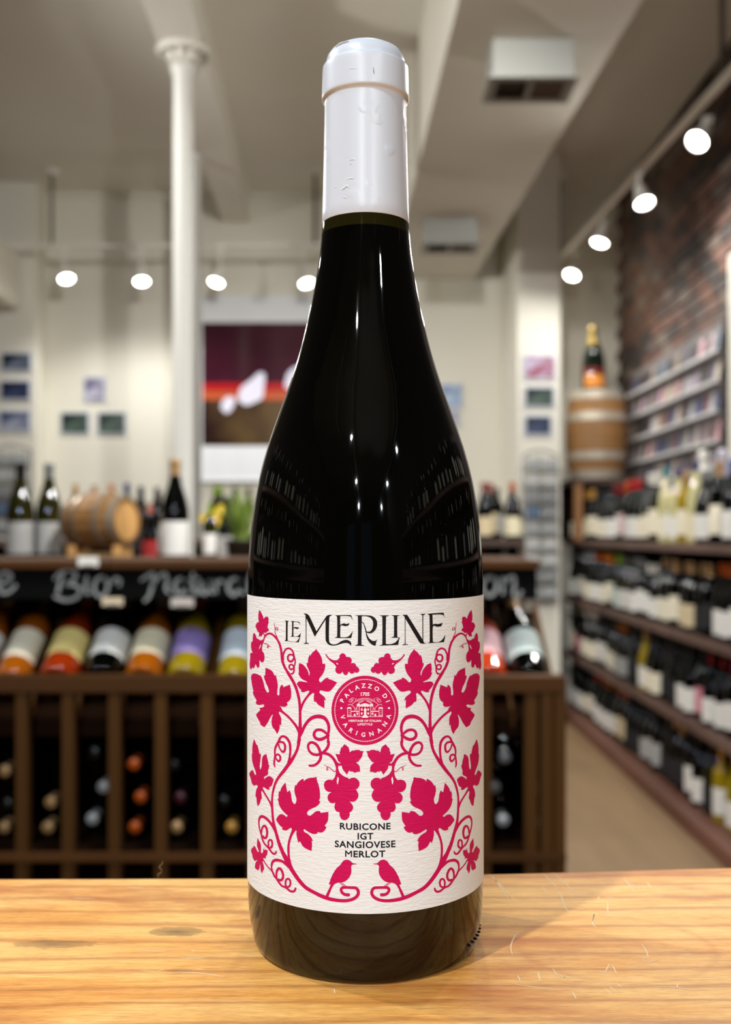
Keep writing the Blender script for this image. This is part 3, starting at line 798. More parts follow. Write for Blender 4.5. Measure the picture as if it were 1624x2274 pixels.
LEAVES = {
 'top': [('D', '370,110 420,165 455,240 480,300 490,355 520,320 550,293 600,300 622,330 618,400 630,440 608,490 602,545 585,575 615,610 642,660 600,685 570,710 545,735 505,712 490,735 465,760 455,795 430,815 395,815 370,830 362,800 372,740 362,710 335,690 320,660 300,620 285,570 275,535 290,500 310,460 345,445 372,435 358,400 350,330 352,240 362,170')],
 'upper': [('A', '310,20 370,45 425,80 465,150 485,160 490,125 498,200 515,270 520,340 512,420 512,480 530,497 548,485 550,420 558,360 585,320 605,312 615,357 670,335 728,312 745,390 752,460 745,540 715,590 675,620 690,655 655,690 610,690 555,680 552,710 570,745 550,770 540,800 565,850 580,900 578,1020 556,990 550,1060 530,1120 508,1160 470,1090 430,1040 415,980 415,910 430,850 437,820 420,835 385,890 350,960 315,1010 290,1045 240,1010 220,990 215,960 180,900 150,840 160,810 200,770 220,745 205,710 250,705 280,690 290,665 275,648 235,655 190,660 150,640 145,615 155,580 125,530 100,480 95,440 102,425 85,350 72,270 62,175 85,130 115,118 170,130 215,160 220,145 250,200 275,270 290,340 310,400 340,445 365,445 370,420 350,350 320,290 295,220 285,180 285,155 305,155')],
 'middle': [('C', '272,250 300,300 350,360 395,440 425,520 435,600 440,650 505,645 515,700 500,790 470,880 430,950 380,1010 350,1060 350,1105 375,1140 400,1145 440,1110 490,1060 540,1030 600,1020 590,1050 650,1070 730,1100'),
            ('A', '1539,275 1500,330 1450,390 1410,425 1350,430 1290,415 1250,410 1237,430 1240,455 1280,490 1325,530 1348,585 1315,570 1322,620 1320,718 1270,690 1220,660 1185,620 1165,598 1150,612 1140,580 1138,530 1145,470 1130,455 1065,430 1050,412 1010,425 970,440 935,438 918,425 925,405 890,370 845,300 870,265 910,255 960,262 1010,270 1030,262 1000,248 950,225 910,190 882,140'),
            ('M', '677,920 690,925 683,870 690,797 735,812 785,865 812,915 820,960 830,958 830,920 810,870 793,830 788,793 806,800 810,745 822,705 835,680 840,700 868,655 900,630')],
 'side': [('E', '158,10 190,80 220,150 240,160 265,250 285,365 320,365 318,460 305,560 295,650 300,720 315,740 335,700 345,600 350,510 365,440 400,395 460,372 470,450 495,540 505,630 525,635 515,700 490,790 500,830 480,875 400,920 400,985 440,945 500,908 550,912 600,950 628,990 605,1070 575,1140 520,1170 535,1225 480,1228 430,1190 375,1160 365,1210 345,1260 330,1280 340,1360 345,1440 325,1460 310,1520 280,1590 240,1620 225,1530 215,1410 195,1400 200,1290 220,1210 248,1160 235,1120 200,1115 165,1135 115,1095 90,1010 65,920 45,860 60,810 90,775 120,770 108,725 130,765 155,815 180,875 210,865 195,790 160,700 125,590 108,480 105,370 118,365 115,270 125,140')],
 'lower': [('G', '1310,45 1320,110 1350,200 1370,290 1378,400 1370,470 1350,490 1385,512 1350,570 1290,615 1210,650 1150,690 1130,735 1150,770 1190,780 1230,755 1280,710 1330,690 1380,695 1390,730 1450,718 1535,708 1535,800 1520,890 1470,965 1475,985 1500,985 1480,1040 1430,1090 1380,1100 1325,1088 1330,1115 1270,1130 1200,1110 1130,1070 1080,1035 1060,1055 1085,1090 1150,1130 1210,1190 1245,1265 1220,1255 1225,1350 1215,1450 1130,1415 1060,1370 1020,1310 1000,1270 985,1275 970,1300 945,1220 930,1140 930,1070 910,1050 850,1040 830,1010 800,1020 760,1050 710,1060 655,1040 665,1005 610,960 540,860 580,790 630,752 690,765 740,805 765,780 700,720 640,650 600,570 585,500 572,460 592,455 590,380 600,310 620,325 640,260 680,200 722,150 735,230 755,335 800,298 825,360 835,440 850,510 885,555 910,555 925,510 930,460 905,380 890,290 900,220 910,185 920,215 960,150 1010,105 1062,75 1070,130 1110,90 1180,65 1250,58')],
 'small': [('H', '242,10 290,90 318,160 325,250 322,340 350,380 375,340 385,270 405,255 400,300 440,290 485,305 475,400 430,470 455,505 410,495 375,490 380,540 365,580 385,650 400,750 370,800 345,860 320,790 312,700 300,600 290,700 280,750 255,785 185,735 185,650 210,580 245,545 205,545 180,570 130,490 115,410 85,310 120,240 150,230 145,185 190,225 215,280 250,350 275,340 255,270 228,190 235,80')],
 'bunch': [('F', '1025,148 1055,175 1080,185 1090,205 1120,220 1145,280 1160,365 1190,345 1240,310 1260,325 1310,305 1390,300 1425,308 1440,325 1530,335 1515,380 1500,400 1500,440 1480,490 1440,550 1415,570 1405,600 1370,620 1325,635 1380,680 1425,740 1430,800 1440,880 1370,885 1320,900 1300,910 1220,870 1195,885 1150,850 1110,910 1085,965 1040,900 990,840 960,780 950,720 900,715 850,700 830,660 880,660 930,650 880,620 850,590 830,530 800,460 780,410 840,415 900,425 895,390 895,345 920,330 915,290 935,235 965,235 980,200')],
}
GRAPES = {
 'edge': [('D', '240,725 268,755 290,810 305,865 340,885 375,910 420,925 460,910 490,885 505,930 485,985 470,1020 455,1080 450,1150 458,1215 490,1255 510,1310 515,1370 512,1430 490,1490 455,1512 425,1500 395,1465 380,1440 378,1500 380,1560 375,1620 350,1652 325,1650 305,1625 292,1575 270,1565 255,1620 235,1665 215,1675 200,1650 185,1655 165,1695 150,1705 130,1670 120,1600 122,1520 130,1440 135,1360 135,1290 150,1262 185,1265 195,1245 175,1200 160,1130 155,1060 160,990 185,955 205,935 200,890 205,820 215,765')],
 'top': [('C', '530,382 550,400 580,450 620,495 680,530 740,555 800,555 840,545 880,505 897,490 895,440 920,395 970,370 1020,380 1055,415 1072,465 1110,468 1160,475 1205,510 1222,560 1205,620 1200,640 1240,632 1290,635 1330,670 1345,720 1390,745 1420,790 1418,840 1390,875 1345,888 1300,872 1280,890 1240,915 1190,905 1155,870 1135,855 1120,900 1090,940 1055,952 1010,930 980,880 965,850 950,890 910,915 860,912 805,880 782,820 790,770 805,740 780,690 740,645 680,600 620,550 570,490 535,440 518,400')],
 'bunch': [('F', '795,880 780,980 745,1055 700,1105 640,1090 570,1100 510,1140 480,1200 480,1270 510,1350 570,1405 620,1418 695,1425 640,1445 590,1500 573,1570 590,1640 640,1700 700,1720 780,1702 765,1760 755,1820 775,1890 820,1940 890,1955 892,2020 910,2090 960,2150 1030,2168 1100,2140 1150,2070 1160,2010 1155,1965 1210,1930 1248,1860 1245,1790 1210,1730 1150,1665 1200,1678 1280,1672 1350,1620 1390,1540 1385,1460 1350,1390 1325,1355 1385,1310 1420,1230 1410,1140 1350,1070 1280,1040 1200,1050 1150,1080 1110,1045 1030,1015 960,970 900,910 865,840 850,760 800,760')],
}
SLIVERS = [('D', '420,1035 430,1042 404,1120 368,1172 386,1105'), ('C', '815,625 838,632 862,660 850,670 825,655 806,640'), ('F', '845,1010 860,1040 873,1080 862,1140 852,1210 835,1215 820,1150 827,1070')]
VINE = [('D', '505,900,26 512,850,34 555,785,46 610,750,48 660,742,50 720,765,52 790,822,54 850,893,56 900,980,58 930,1060,58 955,1160,58 968,1260,60 978,1360,64 990,1450,70 1015,1540,68 1060,1650,66 1112,1740,66'),
        ('A', '707,125,52 775,240,50 820,330,50 855,430,48 880,530,48 897,640,46 903,760,46 905,900,46 905,1020,56 900,1120,62 890,1220,52 872,1320,50'),
        ('E', '1250,0,76 1235,100,72 1210,220,66 1170,330,66 1110,440,72 1040,550,88 960,660,86 880,770,80 790,880,70 720,980,62 670,1080,56 635,1190,52 610,1300,48 595,1420,46 592,1540,50'),
        ('G', '470,640,42 475,720,42 480,800,42 490,880,46 505,960,52 528,1050,56 548,1120,54 575,1220,58 610,1330,64 650,1430,72'),
        ('H', '755,130,66 810,260,78 865,390,92 920,490,112 970,580,128 1010,660,112 1060,760,98 1130,870,94 1220,1000,90 1320,1120,88 1430,1220,84'),
        ('K', '905,1100,46 960,1128,48 1030,1157,50 1100,1180,48 1180,1195,46 1260,1203,43 1340,1200,42 1410,1180,42 1460,1145,42 1481,1100,42 1470,1055,40 1440,1032,38 1380,1028,36 1310,1026,36 1270,1030,38 1250,1055,38 1265,1095,38 1300,1120,40 1350,1125,44')]
BRANCH = [
 [('D', '490,735,22 505,765,28 520,800,34')],
 [('A', '550,725,78 580,760,50 620,795,38 700,862,38 780,950,40 840,1030,44 890,1130,48')],
 [('A', '1100,430,66 1050,490,40 990,570,38 945,650,40 912,740,44')],
 [('E', '360,1225,48 420,1330,40 490,1440,40 545,1540,42 585,1650,44')],
 [('G', '885,1040,76 840,1130,48 803,1230,42 782,1330,42 778,1430,44'), ('H', '990,400,52 1000,520,62 1020,640,80')],
 [('H', '372,515,26 430,620,26 500,710,28 570,780,32 612,835,40')],
 [('F', '430,380,76 520,395,74 610,430,74 700,500,76 765,590,78 808,680,82 824,780,62 824,880,62')],
 [('F', '820,650,60 860,690,62 930,690,58')],
]
TENDRIL = [
 [('D', '1020,1440,40 1015,1330,44 1035,1250,46 1080,1172,46 1140,1140,46 1200,1148,46 1258,1200,44 1288,1270,46 1302,1350,46 1325,1420,40 1338,1490,38 1325,1570,36 1305,1640,38 1308,1700,38 1298,1765,42 1268,1815,44 1232,1815,42')],
 [('D', '1300,1372,44 1280,1325,46 1235,1305,46 1180,1312,48 1145,1350,48 1138,1405,48 1158,1460,50 1205,1492,52 1258,1475,52 1288,1430,48 1305,1380,44')],
 [('D', '1305,1640,40 1268,1585,42 1222,1572,42 1185,1595,42 1175,1635,42 1195,1685,44 1235,1700,46 1280,1680,44 1306,1645,40')],
 [('D', '858,870,26 838,815,24 806,745,20 795,680,16 800,620,16 786,550,15 776,480,11 772,430,4')],
 [('D', '798,612,16 825,585,18 858,585,20 875,612,20 865,645,20 840,645,20 812,620,18')],
 [('D', '490,985,10 530,1015,22 575,1016,18 605,1045,16 650,1075,16 690,1105,8')],
 [('D', '608,1050,16 592,1090,18 600,1122,24 620,1105,18 622,1060,16')],
 [('A', '905,1190,40 930,1130,56 960,1065,52 1005,985,52 1070,910,56 1150,866,62 1240,858,66 1320,885,62 1372,950,54 1396,1030,50 1395,1100,46 1384,1170,42 1384,1250,42 1388,1310,44'), ('F', '590,60,74 600,120,74 590,190,74 550,270,76 490,340,76 430,390,70')],
 [('A', '1395,1185,40 1350,1145,42 1300,1105,46 1240,1086,46 1180,1098,46 1146,1145,48 1150,1200,50 1190,1240,52 1250,1252,54 1320,1228,52 1384,1180,42')],
 [('F', '430,385,66 340,424,72 250,428,70 160,400,66 90,330,62 58,240,62 62,165,62 110,112,66 180,106,70 260,148,74 320,220,74 362,310,76 385,400,80 395,470,76 378,550,74 320,640,70 240,702,66 160,720,62 92,716,56')],
 [('F', '800,850,20 760,876,22 710,848,20 650,792,18 605,757,18 560,748,16 520,722,13 470,695,5')],
 [('F', '578,752,14 552,790,16 552,826,18 574,838,20 582,805,16 566,757,14')],
 [('E', '985,600,70 1012,470,52 1028,330,52 1028,200,56 1005,80,60 935,-20,60 850,-55,52 785,-12,52 757,60,58 710,140,56 670,230,48 658,320,40 662,400,36 655,470,42 645,550,44 645,630,40 662,690,20')],
 [('E', '755,90,44 800,82,48 858,95,50 900,150,50 905,230,52 892,295,52 858,322,50 812,290,40 770,220,34 752,150,38')],
 [('E', '668,450,34 690,398,42 735,382,44 782,420,46 790,490,48 762,542,50 722,526,44 690,478,36')],
 [('G', '528,1065,54 470,962,50 400,872,48 320,808,50 265,795,52 230,830,40 217,900,26 222,980,24 240,1060,26 265,1150,30 290,1240,30 330,1320,32 380,1370,32 420,1420,34 470,1485,36 510,1505,38 538,1485,34 545,1458,26')],
 [('G', '265,1130,26 275,1035,32 308,975,40 345,988,44 370,1050,42 374,1130,40 352,1198,42 320,1198,44 285,1165,36')],
 [('G', '400,1370,30 398,1280,32 424,1238,34 458,1252,36 472,1320,36 455,1378,40 415,1392,40')],
 [('H', '1005,710,70 920,630,66 840,570,62 760,545,68 680,540,72 620,570,64 588,630,52 580,720,36 600,810,42 650,920,46 710,1000,46 760,1080,46 830,1160,46 900,1185,50 960,1228,46 1020,1278,50 1090,1296,54 1138,1272,52 1158,1215,40')],
 [('H', '700,985,42 698,870,46 715,790,56 755,742,60 805,765,58 848,850,54 858,930,54 838,1000,58 790,1025,60 735,1003,48')],
 [('H', '925,1172,42 914,1080,44 934,1012,46 980,988,48 1020,1022,46 1034,1100,46 1008,1170,48 960,1190,46')],
]
BIRD = ('K', '1330,655 1365,665 1395,690 1410,702 1462,710 1450,717 1405,720 1385,745 1388,800 1380,850 1360,890 1330,925 1290,950 1240,960 1200,965 1160,985 1130,1030 1105,1090 1080,1155 1040,1145 1070,1080 1100,1020 1110,985 1085,985 1100,945 1120,890 1150,830 1190,770 1240,725 1270,680 1300,660')

def cat_(segs):
    out = []
    for k, t in segs: out += fr(k, t)
    return out
for mir in (False, True):
    for name, segs in LEAVES.items():
        a = Art(); a.poly(cat_(segs), mir); a.build('printed_leaf', M_PINK)
    for name, segs in GRAPES.items():
        a = Art(); a.poly(cat_(segs), mir); a.build('printed_grape_bunch', M_PINK)
    a = Art(); a.stroke(cat_(VINE), mir, 5)
    for b_ in BRANCH: a.stroke(cat_(b_), mir, 5)
    a.build('printed_vine', M_PINK)
    a = Art()
    for t_ in TENDRIL: a.stroke(cat_(t_), mir, 6)
    a.build('printed_tendrils', M_PINK)
    a = Art(); a.poly(fr(*BIRD), mir)
    a.stroke(fr('K', '1232,962,9 1290,1012,9'), mir); a.stroke(fr('K', '1256,960,9 1312,1008,9'), mir)
    a.build('printed_bird', M_PINK)
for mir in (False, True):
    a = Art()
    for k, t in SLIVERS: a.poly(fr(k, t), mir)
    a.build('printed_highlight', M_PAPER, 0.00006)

# wordmark
WORD = [('D', '1050,395 1175,408 1150,425 1135,460 1132,900 1140,940 1200,947 1320,968 1370,955 1412,912 1447,850 1487,725 1470,830 1430,975 1320,972 1130,948 1045,942 1075,915 1085,880 1088,460 1080,420'),
        ('D', '1210,410 1290,412 1390,425 1440,435 1490,525 1455,480 1400,440 1300,430 1290,450 1290,590 1320,575 1355,568 1390,580 1420,578 1440,570 1420,610 1385,628 1350,610 1310,605 1290,620 1288,780 1300,820 1380,820 1430,790 1460,760 1487,715 1455,840 1390,832 1290,828 1205,825 1235,805 1250,770 1252,480 1245,430'),
        ('M', '748,132 795,140 820,160 840,195 922,372 1035,200 1060,165 1095,152 1135,155 1108,168 1092,205 1088,470 1102,525 1140,548 1195,540 1255,503 1312,486 1358,497 1385,528 1380,568 1366,545 1330,528 1280,530 1200,555 1140,564 1085,548 1055,515 1043,465 1043,215 930,395 900,445 890,425 788,200 788,505 800,525 825,542 745,538 770,525 778,500 776,180 765,150'),
        ('M', '1165,158 1230,158 1370,155 1390,175 1408,235 1385,190 1360,170 1250,168 1238,185 1238,290 1260,275 1290,265 1320,275 1362,262 1345,295 1300,303 1262,292 1240,305 1238,430 1245,452 1310,452 1355,435 1385,400 1408,365 1385,462 1240,462 1160,458 1190,445 1198,420 1198,210 1190,170'),
        ('B', '718,92 775,92 785,105 782,350 790,370 815,382 718,380 740,368 748,345 748,110 735,98'),
        ('B', '818,215 832,262 852,305 885,333 915,333 934,318 922,345 915,382 880,368 848,335 828,290'),
        ('B', '953,92 1048,92 1025,102 1015,120 1013,340 1020,365 1060,365 1100,350 1125,325 1143,300 1130,372 1060,375 950,380 970,370 980,350 980,120 972,102'),
        ('B', '1063,90 1150,90 1130,98 1122,115 1122,285 1130,300 1147,303 1140,322 1128,306 1060,303 1082,293 1090,280 1090,115 1080,98'),
        ('B', '1168,87 1205,87 1230,108 1362,322 1375,350 1398,360 1350,358 1325,335 1200,125 1188,100'),
        ('B', '1193,110 1199,120 1200,350 1210,362 1230,370 1165,374 1185,362 1193,345'),
        ('B', '1337,80 1395,76 1372,90 1368,110 1368,335 1361,325 1360,110 1355,90'),
        ('B', '1405,77 1560,65 1575,122 1550,85 1455,85 1458,180 1480,172 1510,175 1553,162 1538,195 1500,200 1475,190 1458,205 1458,320 1462,345 1510,345 1550,320 1580,272 1565,345 1408,357 1425,347 1430,325 1428,105 1420,88')]
LAYER[0] = 3
a = Art()
for k, t in WORD: a.poly(fr(k, t))
for t in ('765,96,8 830,96,9 876,108,22 906,140,36 912,180,38 900,222,32 870,252,20 832,252,10', '782,152,5 800,166,7 815,205,9 826,245,12'):
    a.stroke(fr('B', t))
o = a.build('wordmark', M_INK); o['label'] = 'large black art-nouveau lettering'

# seal
sc = (820, 835)
def Sx(x, y): ox, oy, k = FR['S']; return (ox + x / k, oy + y / k)
LAYER[0] = 5
a = Art()
a.poly([Sx(sc[0] + 710 * math.cos(t * math.pi / 45), sc[1] + 735 * math.sin(t * math.pi / 45)) for t in range(90)], smooth=False)
seal = a.build('printed_seal', M_PINK); seal['label'] = 'round raspberry seal'
white = Art(); pale = Art()
for t in range(110):
    c = (sc[0] + 638 * math.cos(t * 2 * math.pi / 110), sc[1] + 657 * math.sin(t * 2 * math.pi / 110))
    white.poly([Sx(c[0] + 12.5 * math.cos(q * math.pi / 4), c[1] + 12.5 * math.sin(q * math.pi / 4)) for q in range(8)], smooth=False)
for x in (320, 1328):
    white.poly([Sx(x + 23 * math.cos(q * math.pi / 7), 787 + 23 * math.sin(q * math.pi / 7)) for q in range(14)], smooth=False)
def mx(pts): return [(1640 - x, y) for x, y in pts][::-1]
def P_(art, pts, both=False, smooth=False):
    art.poly([Sx(*p) for p in pts], smooth=smooth)
    if both: art.poly([Sx(*p) for p in mx(pts)], smooth=smooth)
def rect(x0, y0, x1, y1): return [(x0, y0), (x1, y0), (x1, y1), (x0, y1)]
def ST(art, pts, w, both=False):
    k = FR['S'][2]
    art.stroke([(*Sx(x, y), w / k) for x, y in pts], cap=False, sub=4)
    if both: art.stroke([(*Sx(x, y), w / k) for x, y in mx(pts)], cap=False, sub=4)
# towers and wings of the building
P_(white, [(440, 800), (445, 775), (487, 762), (530, 775), (535, 800)], True)
for r_ in (rect(445, 800, 459, 975), rect(517, 800, 531, 975), rect(690, 740, 706, 965), rect(640, 868, 650, 945), ): P_(pale, r_, True)
for r_ in (rect(464, 838, 512, 846), rect(464, 880, 512, 888), rect(464, 918, 512, 926), rect(440, 940, 536, 975), rect(530, 958, 760, 974)): P_(pale, r_, True)
P_(white, rect(528, 846, 692, 864), True)
for r_ in (rect(652, 882, 676, 925), rect(735, 795, 768, 838), rect(735, 880, 768, 922)): P_(white, r_, True)
P_(white, [(580, 955), (585, 915), (602, 905), (618, 915), (622, 955)], True)
P_(white, [(698, 735), (720, 712), (820, 680), (920, 712), (942, 735), (925, 760), (905, 742), (880, 765), (850, 745), (820, 768), (790, 745), (760, 765), (735, 742), (715, 760)])
P_(white, [(790, 835), (800, 805), (825, 780), (850, 805), (860, 835), (845, 845), (850, 930), (888, 972), (885, 990), (757, 990), (757, 972), (798, 930), (803, 845)])
# winged beasts
for w_ in ([(628, 660), (660, 612), (720, 586), (812, 578)], [(812, 580), (795, 625), (745, 658), (690, 680)]): ST(pale, w_, 11, True)
for w_ in ([(660, 630), (720, 608), (790, 592)], [(665, 650), (720, 630), (782, 612)], [(680, 668), (730, 652), (768, 632)]): ST(pale, w_, 9, True)
ST(pale, [(630, 575), (615, 640), (560, 690), (540, 720)], 12, True)
ST(pale, [(470, 640), (520, 660), (560, 625), (530, 590), (480, 625)], 12, True)
ST(pale, [(600, 580), (560, 570), (520, 600), (545, 640), (580, 600)], 10, True)
ST(pale, [(455, 725), (500, 708), (550, 730), (600, 780), (610, 830)], 14, True)
ST(pale, [(600, 835), (640, 790), (650, 760), (690, 735)], 16, True)
ST(pale, [(640, 775), (655, 815), (640, 840)], 12, True)
P_(white, [(640, 720), (670, 690), (700, 690), (715, 712), (690, 738), (660, 745)], True, True)

def text_polys(txt, bold=0.0, spacing=1.0):
    cu = bpy.data.curves.new('lettering', 'FONT')
    cu.body = txt; cu.size = 1.0; cu.offset = bold; cu.resolution_u = 3; cu.space_character = spacing; cu.fill_mode = 'FRONT'
    ob = bpy.data.objects.new('lettering', cu)
    me = bpy.data.meshes.new_from_object(ob)
    bpy.data.objects.remove(ob); bpy.data.curves.remove(cu)
    vs_ = [(v.co.x, v.co.y) for v in me.vertices]
    fs = [[vs_[i] for i in p.vertices] for p in me.polygons]
    bpy.data.meshes.remove(me)
    if txt[0] == 'M':   # the built-in M breaks when emboldened, so it is drawn here
        fs = [f for f in fs if sum(v[0] for v in f) / 3 > 0.77]
        fs.append([(0.05, 0), (0.17, 0), (0.17, 0.5), (0.37, 0.25), (0.41, 0.25), (0.61, 0.5), (0.61, 0), (0.73, 0), (0.73, 0.69), (0.61, 0.69), (0.39, 0.42), (0.17, 0.69), (0.05, 0.69)])
    xs = [v[0] for f in fs for v in f]; ys = [v[1] for f in fs for v in f]
    return fs, min(xs), max(xs), min(ys), max(ys)
def seal_text(art, txt, cx, cy, w, h, bold=0.02):
    fs, x0, x1, y0, y1 = text_polys(txt, bold)
    for f in fs:
        art.poly([Sx(cx + ((x - x0) / (x1 - x0) - 0.5) * w, cy - ((y - y0) / (y1 - y0) - 0.5) * h) for x, y in f], smooth=False)
def seal_ring(art, letters, rad, top, h, bold=0.03):
    for ch, (lx_, ly_) in letters:
        fs, x0, x1, y0, y1 = text_polys(ch, bold)
        k = h / (y1 - y0)
        ang = math.atan2(lx_ - sc[0], -(ly_ - sc[1])) if top else math.atan2(-(lx_ - sc[0]), (ly_ - sc[1]))
        for f in fs:
            out = []
            for x, y in f:
                u = (x - (x0 + x1) / 2) * k; v = (y - (y0 + y1) / 2) * k
                out.append(Sx(lx_ + u * math.cos(ang) + v * math.sin(ang), ly_ + u * math.sin(ang) - v * math.cos(ang)))
            art.poly(out, smooth=False)
seal_ring(white, [('P', (340, 625)), ('A', (428, 515)), ('L', (525, 415)), ('A', (650, 348)), ('Z', (790, 310)), ('Z', (925, 322)), ('O', (1070, 375)), ('D', (1245, 530)), ('I', (1305, 640))], 524, True, 96)
seal_ring(white, [('V', (350, 978)), ('A', (410, 1140)), ('R', (527, 1258)), ('I', (645, 1315)), ('G', (785, 1350)), ('N', (957, 1332)), ('A', (1120, 1260)), ('N', (1240, 1125)), ('A', (1318, 965))], 524, False, 96)
seal_text(white, '1705', 825, 490, 185, 80, 0.03)
seal_text(white, 'HERITAGE OF ITALIAN', 820, 1055, 690, 48, 0.03)
seal_text(white, 'LIFESTYLE', 822, 1130, 312, 46, 0.03)
LAYER[0] = 14
o = white.build('seal_lettering', M_SEALW, 0.00006); o['label'] = 'white ring lettering and palace emblem'
LAYER[0] = 12
o = pale.build('seal_emblem', M_SEALP, 0.00005); o['label'] = 'pale pink winged beasts over a palace'

# four lines of small capitals
a = Art()
for txt, xa, xb, ya, yb in (('RUBICONE', 755.2, 867.6, 1828.3, 1843.2), ('IGT', 794.4, 829.2, 1849.6, 1864.4), ('SANGIOVESE', 743.8, 878.4, 1868.2, 1883.6), ('MERLOT', 766.8, 855.8, 1889.2, 1904.2)):
    fs, x0, x1, y0, y1 = text_polys(txt, 0.022, 1.08)
    s0 = px2sz(xa, yb)[0]; s1 = px2sz(xb, yb)[0]
    zb = px2sz(811, yb)[1]; zt = px2sz(811, ya)[1]
    for f in fs:
        a.poly_sz([(s0 + (x - x0) / (x1 - x0) * (s1 - s0), zb + (y - y0) / (y1 - y0) * (zt - zb)) for x, y in f])
LAYER[0] = 6
o = a.build('small_lettering', M_NAVY); o['label'] = 'four lines of small black capitals'
# ================================================================== BOTTLES FOR THE SHOP
def bottle_profile(kind):
    if kind == 'bordeaux':
        return [(0, 0.006), (0.028, 0.002), (0.034, 0.0), (0.0368, 0.003), (0.0375, 0.010), (0.0375, 0.185), (0.0365, 0.197), (0.031, 0.210), (0.022, 0.222), (0.0165, 0.232), (0.0145, 0.245), (0.0142, 0.285), (0.0155, 0.287), (0.0155, 0.293), (0.014, 0.297), (0, 0.297)], 0.0375
    if kind == 'burgundy':
        return [(0, 0.006), (0.031, 0.002), (0.037, 0.0), (0.0403, 0.003), (0.041, 0.010), (0.041, 0.140), (0.0395, 0.158), (0.0345, 0.180), (0.027, 0.203), (0.020, 0.225), (0.0160, 0.245), (0.0145, 0.262), (0.0142, 0.287), (0.0155, 0.289), (0.0155, 0.294), (0.014, 0.297), (0, 0.297)], 0.041
    if kind == 'flute':
        return [(0, 0.006), (0.028, 0.002), (0.034, 0.0), (0.0368, 0.003), (0.0375, 0.010), (0.0375, 0.155), (0.0350, 0.185), (0.029, 0.220), (0.0215, 0.255), (0.0165, 0.280), (0.0145, 0.300), (0.0142, 0.325), (0.0155, 0.327), (0.0155, 0.333), (0, 0.335)], 0.0375
    # sparkling
    return [(0, 0.008), (0.034, 0.002), (0.040, 0.0), (0.0435, 0.004), (0.0442, 0.012), (0.0442, 0.150), (0.0425, 0.170), (0.036, 0.200), (0.0265, 0.232), (0.019, 0.262), (0.0165, 0.280), (0.0160, 0.292), (0.0172, 0.295), (0.0172, 0.300), (0.0175, 0.310), (0.0165, 0.320), (0.010, 0.325), (0, 0.326)], 0.0442

BK = {}
for kind in ('bordeaux', 'burgundy', 'flute', 'sparkling'):
    pr, r = bottle_profile(kind)
    body_me = lathe_mesh('glass_body', pr, 22)
    h = pr[-1][1]
    if kind == 'sparkling':
        cz = 0.215
        cpr = [(rr + 0.0006, z) for rr, z in pr if 0.225 < z < h]
        cpr = [(cpr[0][0] + 0.0005, cpr[0][1] - 0.008)] + cpr + [(0, h + 0.001)]
    else:
        cpr = [(0.0152, h - 0.052), (0.0150, h - 0.012), (0.0164, h - 0.010), (0.0164, h - 0.002), (0.0148, h + 0.0008), (0, h + 0.0008)]
        cpr = [(max(c[0], 0), c[1]) for c in cpr]
        if kind == 'burgundy': cpr[0] = (0.0155, h - 0.045)
    cap_me = lathe_mesh('capsule', cpr, 18)
    lz0, lz1 = (0.022, 0.118) if kind != 'bordeaux' else (0.035, 0.140)
    lab_me = lathe_mesh('label', [(r + 0.0006, lz0), (r + 0.0006, lz1)], 18, R(-78), R(78))
    strip_me = lathe_mesh('neck_label', [(0.0172 if kind != 'sparkling' else 0.022, h - 0.07 if kind != 'sparkling' else h - 0.09), (0.0165, h - 0.05 if kind != 'sparkling' else h - 0.065)], 14)
    high_me = lathe_mesh('label', [(r + 0.0006, 0.055), (r + 0.0006, 0.139 if kind == 'burgundy' else 0.15)], 18, R(-82), R(82))
    BK[kind] = dict(high=high_me, body=body_me, cap=cap_me, lab=lab_me, r=r, h=h)

GLASS = {'dark': mat('black green bottle glass', (4, 5, 4), 0.02, spec=0.35, ior=1.45), 'green': mat('deep olive bottle glass', (34, 33, 5), 0.03, ior=1.52), 'amber': mat('amber wine in clear glass', (160, 84, 10), 0.07, ior=1.5),
         'orange': mat('orange wine in clear glass', (150, 46, 8), 0.07, ior=1.5), 'yellow': mat('golden white wine in clear glass', (150, 128, 14), 0.07, ior=1.5), 'pale': mat('pale white wine in clear glass', (196, 190, 140), 0.07, ior=1.5), 'rose': mat('salmon wine in clear glass', (190, 60, 22), 0.07, ior=1.5)}
CAPS = {n: mat(n + ' capsule foil', c, 0.35, metal=0.15) for n, c in dict(black=(14, 14, 15), grey=(120, 122, 122), white=(226, 222, 214), gold=(190, 140, 60), tan=(176, 138, 92), orange=(206, 118, 30), red=(196, 22, 26), crimson=(128, 18, 28), teal=(44, 132, 140), navy=(36, 44, 104), blue=(20, 84, 170), green=(120, 150, 14), rust=(196, 88, 22), silver=(170, 172, 174), plum=(70, 24, 36), lavender=(196, 190, 204), pink=(206, 128, 112)).items()}
LABS = {n: mat(n + ' label paper', c, 0.8) for n, c in dict(white=(236, 234, 228), cream=(232, 222, 190), yellow=(236, 214, 136), lavender=(150, 130, 196), sky=(206, 218, 228), mint=(214, 226, 220), grey=(170, 170, 168), pink=(238, 190, 192), rose=(214, 132, 150), beige=(214, 196, 160), gold=(214, 150, 30), black=(30, 30, 32), red=(160, 34, 34), ivory=(238, 230, 206)).items()}
def bottle_at(pos, kind, glass, cap, lab, label, group, rot=(0, 0, 0), scale=1.0, name='wine_bottle', lab_me=None):
    k = BK[kind]
    if abs(rot[0]) < 0.01: pos = (pos[0], pos[1], pos[2] + 0.0004)
    t = thing(name, label, 'bottle', pos, rot, group)
    t.scale = (scale, scale, scale)
    link_mesh('glass_body', k['body'], GLASS[glass], t)
    if cap: link_mesh('capsule', k['cap'], CAPS[cap], t)
    if lab: link_mesh('label', lab_me or k['lab'], LABS[lab], t)
    return t
